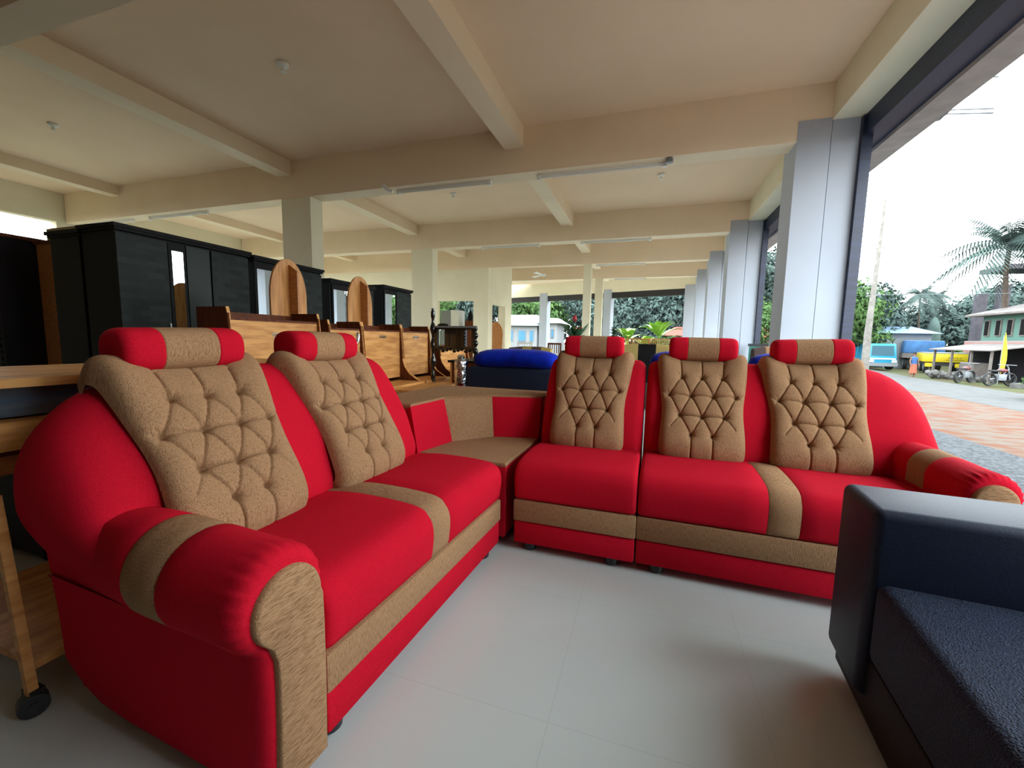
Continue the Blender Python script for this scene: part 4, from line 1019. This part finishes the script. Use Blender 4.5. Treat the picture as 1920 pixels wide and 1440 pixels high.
for sg in (-1, 1): bd.tube([(sg*.18*s_, 0, 1.4*s_), (sg*.26*s_, 0, 1.12*s_), (sg*.25*s_, -.1*s_, .85*s_), (sg*.25*s_, -.12*s_, .77*s_)], [.05*s_, .042*s_, .03*s_, .035*s_], 8)
bd.build('body', skin, t, ang=70)
MB().rings([oval(z*s_, a*s_, b*s_) for z, a, b in ((.93, .19, .13), (1.15, .17, .12), (1.36, .215, .13), (1.46, .13, .09))]).build('shirt', mat('blue_shirt', (.03, .08, .20), .9), t, ang=60)
MB().rings([oval(z*s_, a*s_, b*s_) for z, a, b in ((.30, .23, .17), (.6, .20, .15), (.95, .185, .13))]).build('lungi', mat('orange_lungi', (.35, .09, .05), .9), t, ang=60)
MB().rings([oval(z*s_, a*s_, b*s_) for z, a, b in ((1.66, .092, .105), (1.72, .085, .1), (1.78, .04, .05))]).build('hair', black_wood, t, ang=60)
# motorcycles
def motorbike(x, y, rz, label):
    t = empty('motorcycle', (x, y, -.3), rz, label, 'motorcycle'); s = .8
    for xx in (-.5, .5):
        wv = MB(); rs = []
        for k in range(20):
            a = 2*math.pi*k/20; rs.append([(s*(xx+(.28+.04*math.cos(q))*math.cos(a)), .04*math.sin(q), s*(.3+(.28+.04*math.cos(q))*math.sin(a))) for q in [2*math.pi*j/6 for j in range(6)]])
        wv.rings(rs, 0, cap=False, closed=True)
        for k in range(4): a = math.pi*k/4; wv.bar((s*(xx+.27*math.cos(a)), 0, s*(.3+.27*math.sin(a))), (s*(xx-.27*math.cos(a)), 0, s*(.3-.27*math.sin(a))), .012, .012)
        wv.build('wheel', tyre, t)
    MB().blob((.08*s, 0, .72*s), (.22*s, .11, .10*s), 8).build('fuel_tank', mat('maroon_tank', (.12, .02, .02), .3), t)
    MB().box(-.5*s, -.1*s, -.09, .09, .66*s, .74*s).build('seat', tyre, t, bevel=.02)
    MB().box(-.2*s, .2*s, -.1, .1, .25*s, .55*s).build('engine', grey_metal, t, bevel=.02)
    m = MB(); m.tube([(.5*s, .0, .3*s), (.36*s, 0, .85*s), (.28*s, 0, .95*s)], .02, 6); m.tube([(.28*s, -.28, .98*s), (.28*s, .28, .98*s)], .014, 6); m.tube([(-.5*s, 0, .3*s), (0, 0, .4*s), (.4*s, 0, .8*s)], .02, 6)
    m.build('frame', grey_metal, t)
motorbike(12.15, 21.4, R(35), 'motorcycle parked at road edge, nearer the yellow truck')
motorbike(12.55, 20.3, R(20), 'motorcycle parked at road edge, nearer the shed')
dgrey2 = mat('grey_stone', (.15, .14, .13), .9, col2=(.07, .065, .06), nscale=3)
random.seed(5)
for k, (x, y, lab) in enumerate(((12.9, 24.2, 'heap of grey rubble beside the yellow truck'), (13.4, 22.9, 'heap of broken stone in front of the shed'))):
    m = MB()
    for q in range(26): m.blob((random.uniform(-.5, .5), random.uniform(-.3, .3), random.uniform(.0, .28)), (random.uniform(.06, .14),)*3, 4, jit=.25)
    o = m.build('rubble', dgrey2, None, smooth=False); o.location = (x, y, -.33); tag(o, lab, 'rubble', kind='stuff')
o = MB().box(-.7, 1.6, -.6, .6, 0, .18).build('kerb_slab', dgrey2, None, smooth=False); o.location = (13.6, 19.8, -.34); o.rotation_euler = (0, 0, R(-58)); tag(o, 'low stone slab at the far road edge in front of the shed', 'slab')
bs = bpy.data.objects.new('bush', FM[1]); COL.objects.link(bs); bs.location = (10.35, 14.9, .12); bs.scale = (.36, .36, .24); bs['label'] = 'round bright yellow green bush at right by the road'; bs['category'] = 'bush'
# pole and wires
t = empty('street_pole', (9.9, 24, -.33), 0, 'leaning pale concrete street pole outside the shopfront', 'pole')
MB().tube([(0, 0, 0), (-.03, 0, 2), (.02, 0, 4.4), (.09, 0, 8.2)], [.17, .14, .10, .035], 12).build('shaft', mat('pole_concrete', (.20, .18, .16), .9, col2=(.13, .12, .1), nscale=5), t)
m = MB().tube([(-.25, 0, 3.75), (.3, 0, 3.8)], .03, 6).tube([(-.2, 0, 5.9), (.25, 0, 5.95)], .03, 6)
for x in (-.2, .0, .22): m.blob((x, 0, 3.86), (.05, .05, .07), 5)
m.build('crossarm', grey_metal, t)
wr_ = mat('cable', (.10, .11, .12), .6)
for (p0, p1, lab) in (((10.0, 24, 4.35), (34, 30, 5.6), 'thin overhead cable running right from the street pole, upper'), ((10.0, 24, 3.5), (34, 27, 4.9), 'thin overhead cable running right from the street pole, lower')):
    pts = []
    for k in range(21):
        f = k/20; p = Vector(p0)*(1-f)+Vector(p1)*f; p.z -= 1.0*4*f*(1-f)*.4; pts.append(p)
    o = MB().tube(pts, .012, 5).build('overhead_cable', wr_, None); tag(o, lab, 'cable')
# torn tarpaulin and wires under the eaves

tp = MB(); pp = [(8.3, 4.3), (4.9, 4.3), (5.16, 4.03), (5.35, 4.06), (5.53, 4.02), (5.85, 4.05), (6.0, 3.96), (6.09, 3.9), (6.0, 3.66), (6.2, 3.64), (6.4, 3.70), (6.88, 3.85), (7.39, 3.88), (7.9, 3.85)]
tp.prism(pp, 'X', 2.98, 3.0); o = tp.build('torn_sheet', mat('grey_torn_sheet', (.12, .135, .14), .7, col2=(.09, .10, .105), nscale=4), None, smooth=False)
tag(o, 'torn grey sheet hanging under the outer eave above the shop opening', 'sheet')
for (z0, z1, lab) in ((3.64, 3.31, 'lower pair of short bare wires poking out beyond the torn sheet'), (4.02, 3.63, 'upper group of bluish wires poking out beyond the torn sheet')):
    m = MB()
    for q in range(3 if z0 > 3.9 else 2): m.tube([(2.99, 6.22, z0+q*.04+.03), (2.99, 6.05, z0+q*.04), (2.99, 5.36, z1+q*.04)], .007, 5)
    o = m.build('loose_wires', wr_, None); tag(o, lab, 'wires')
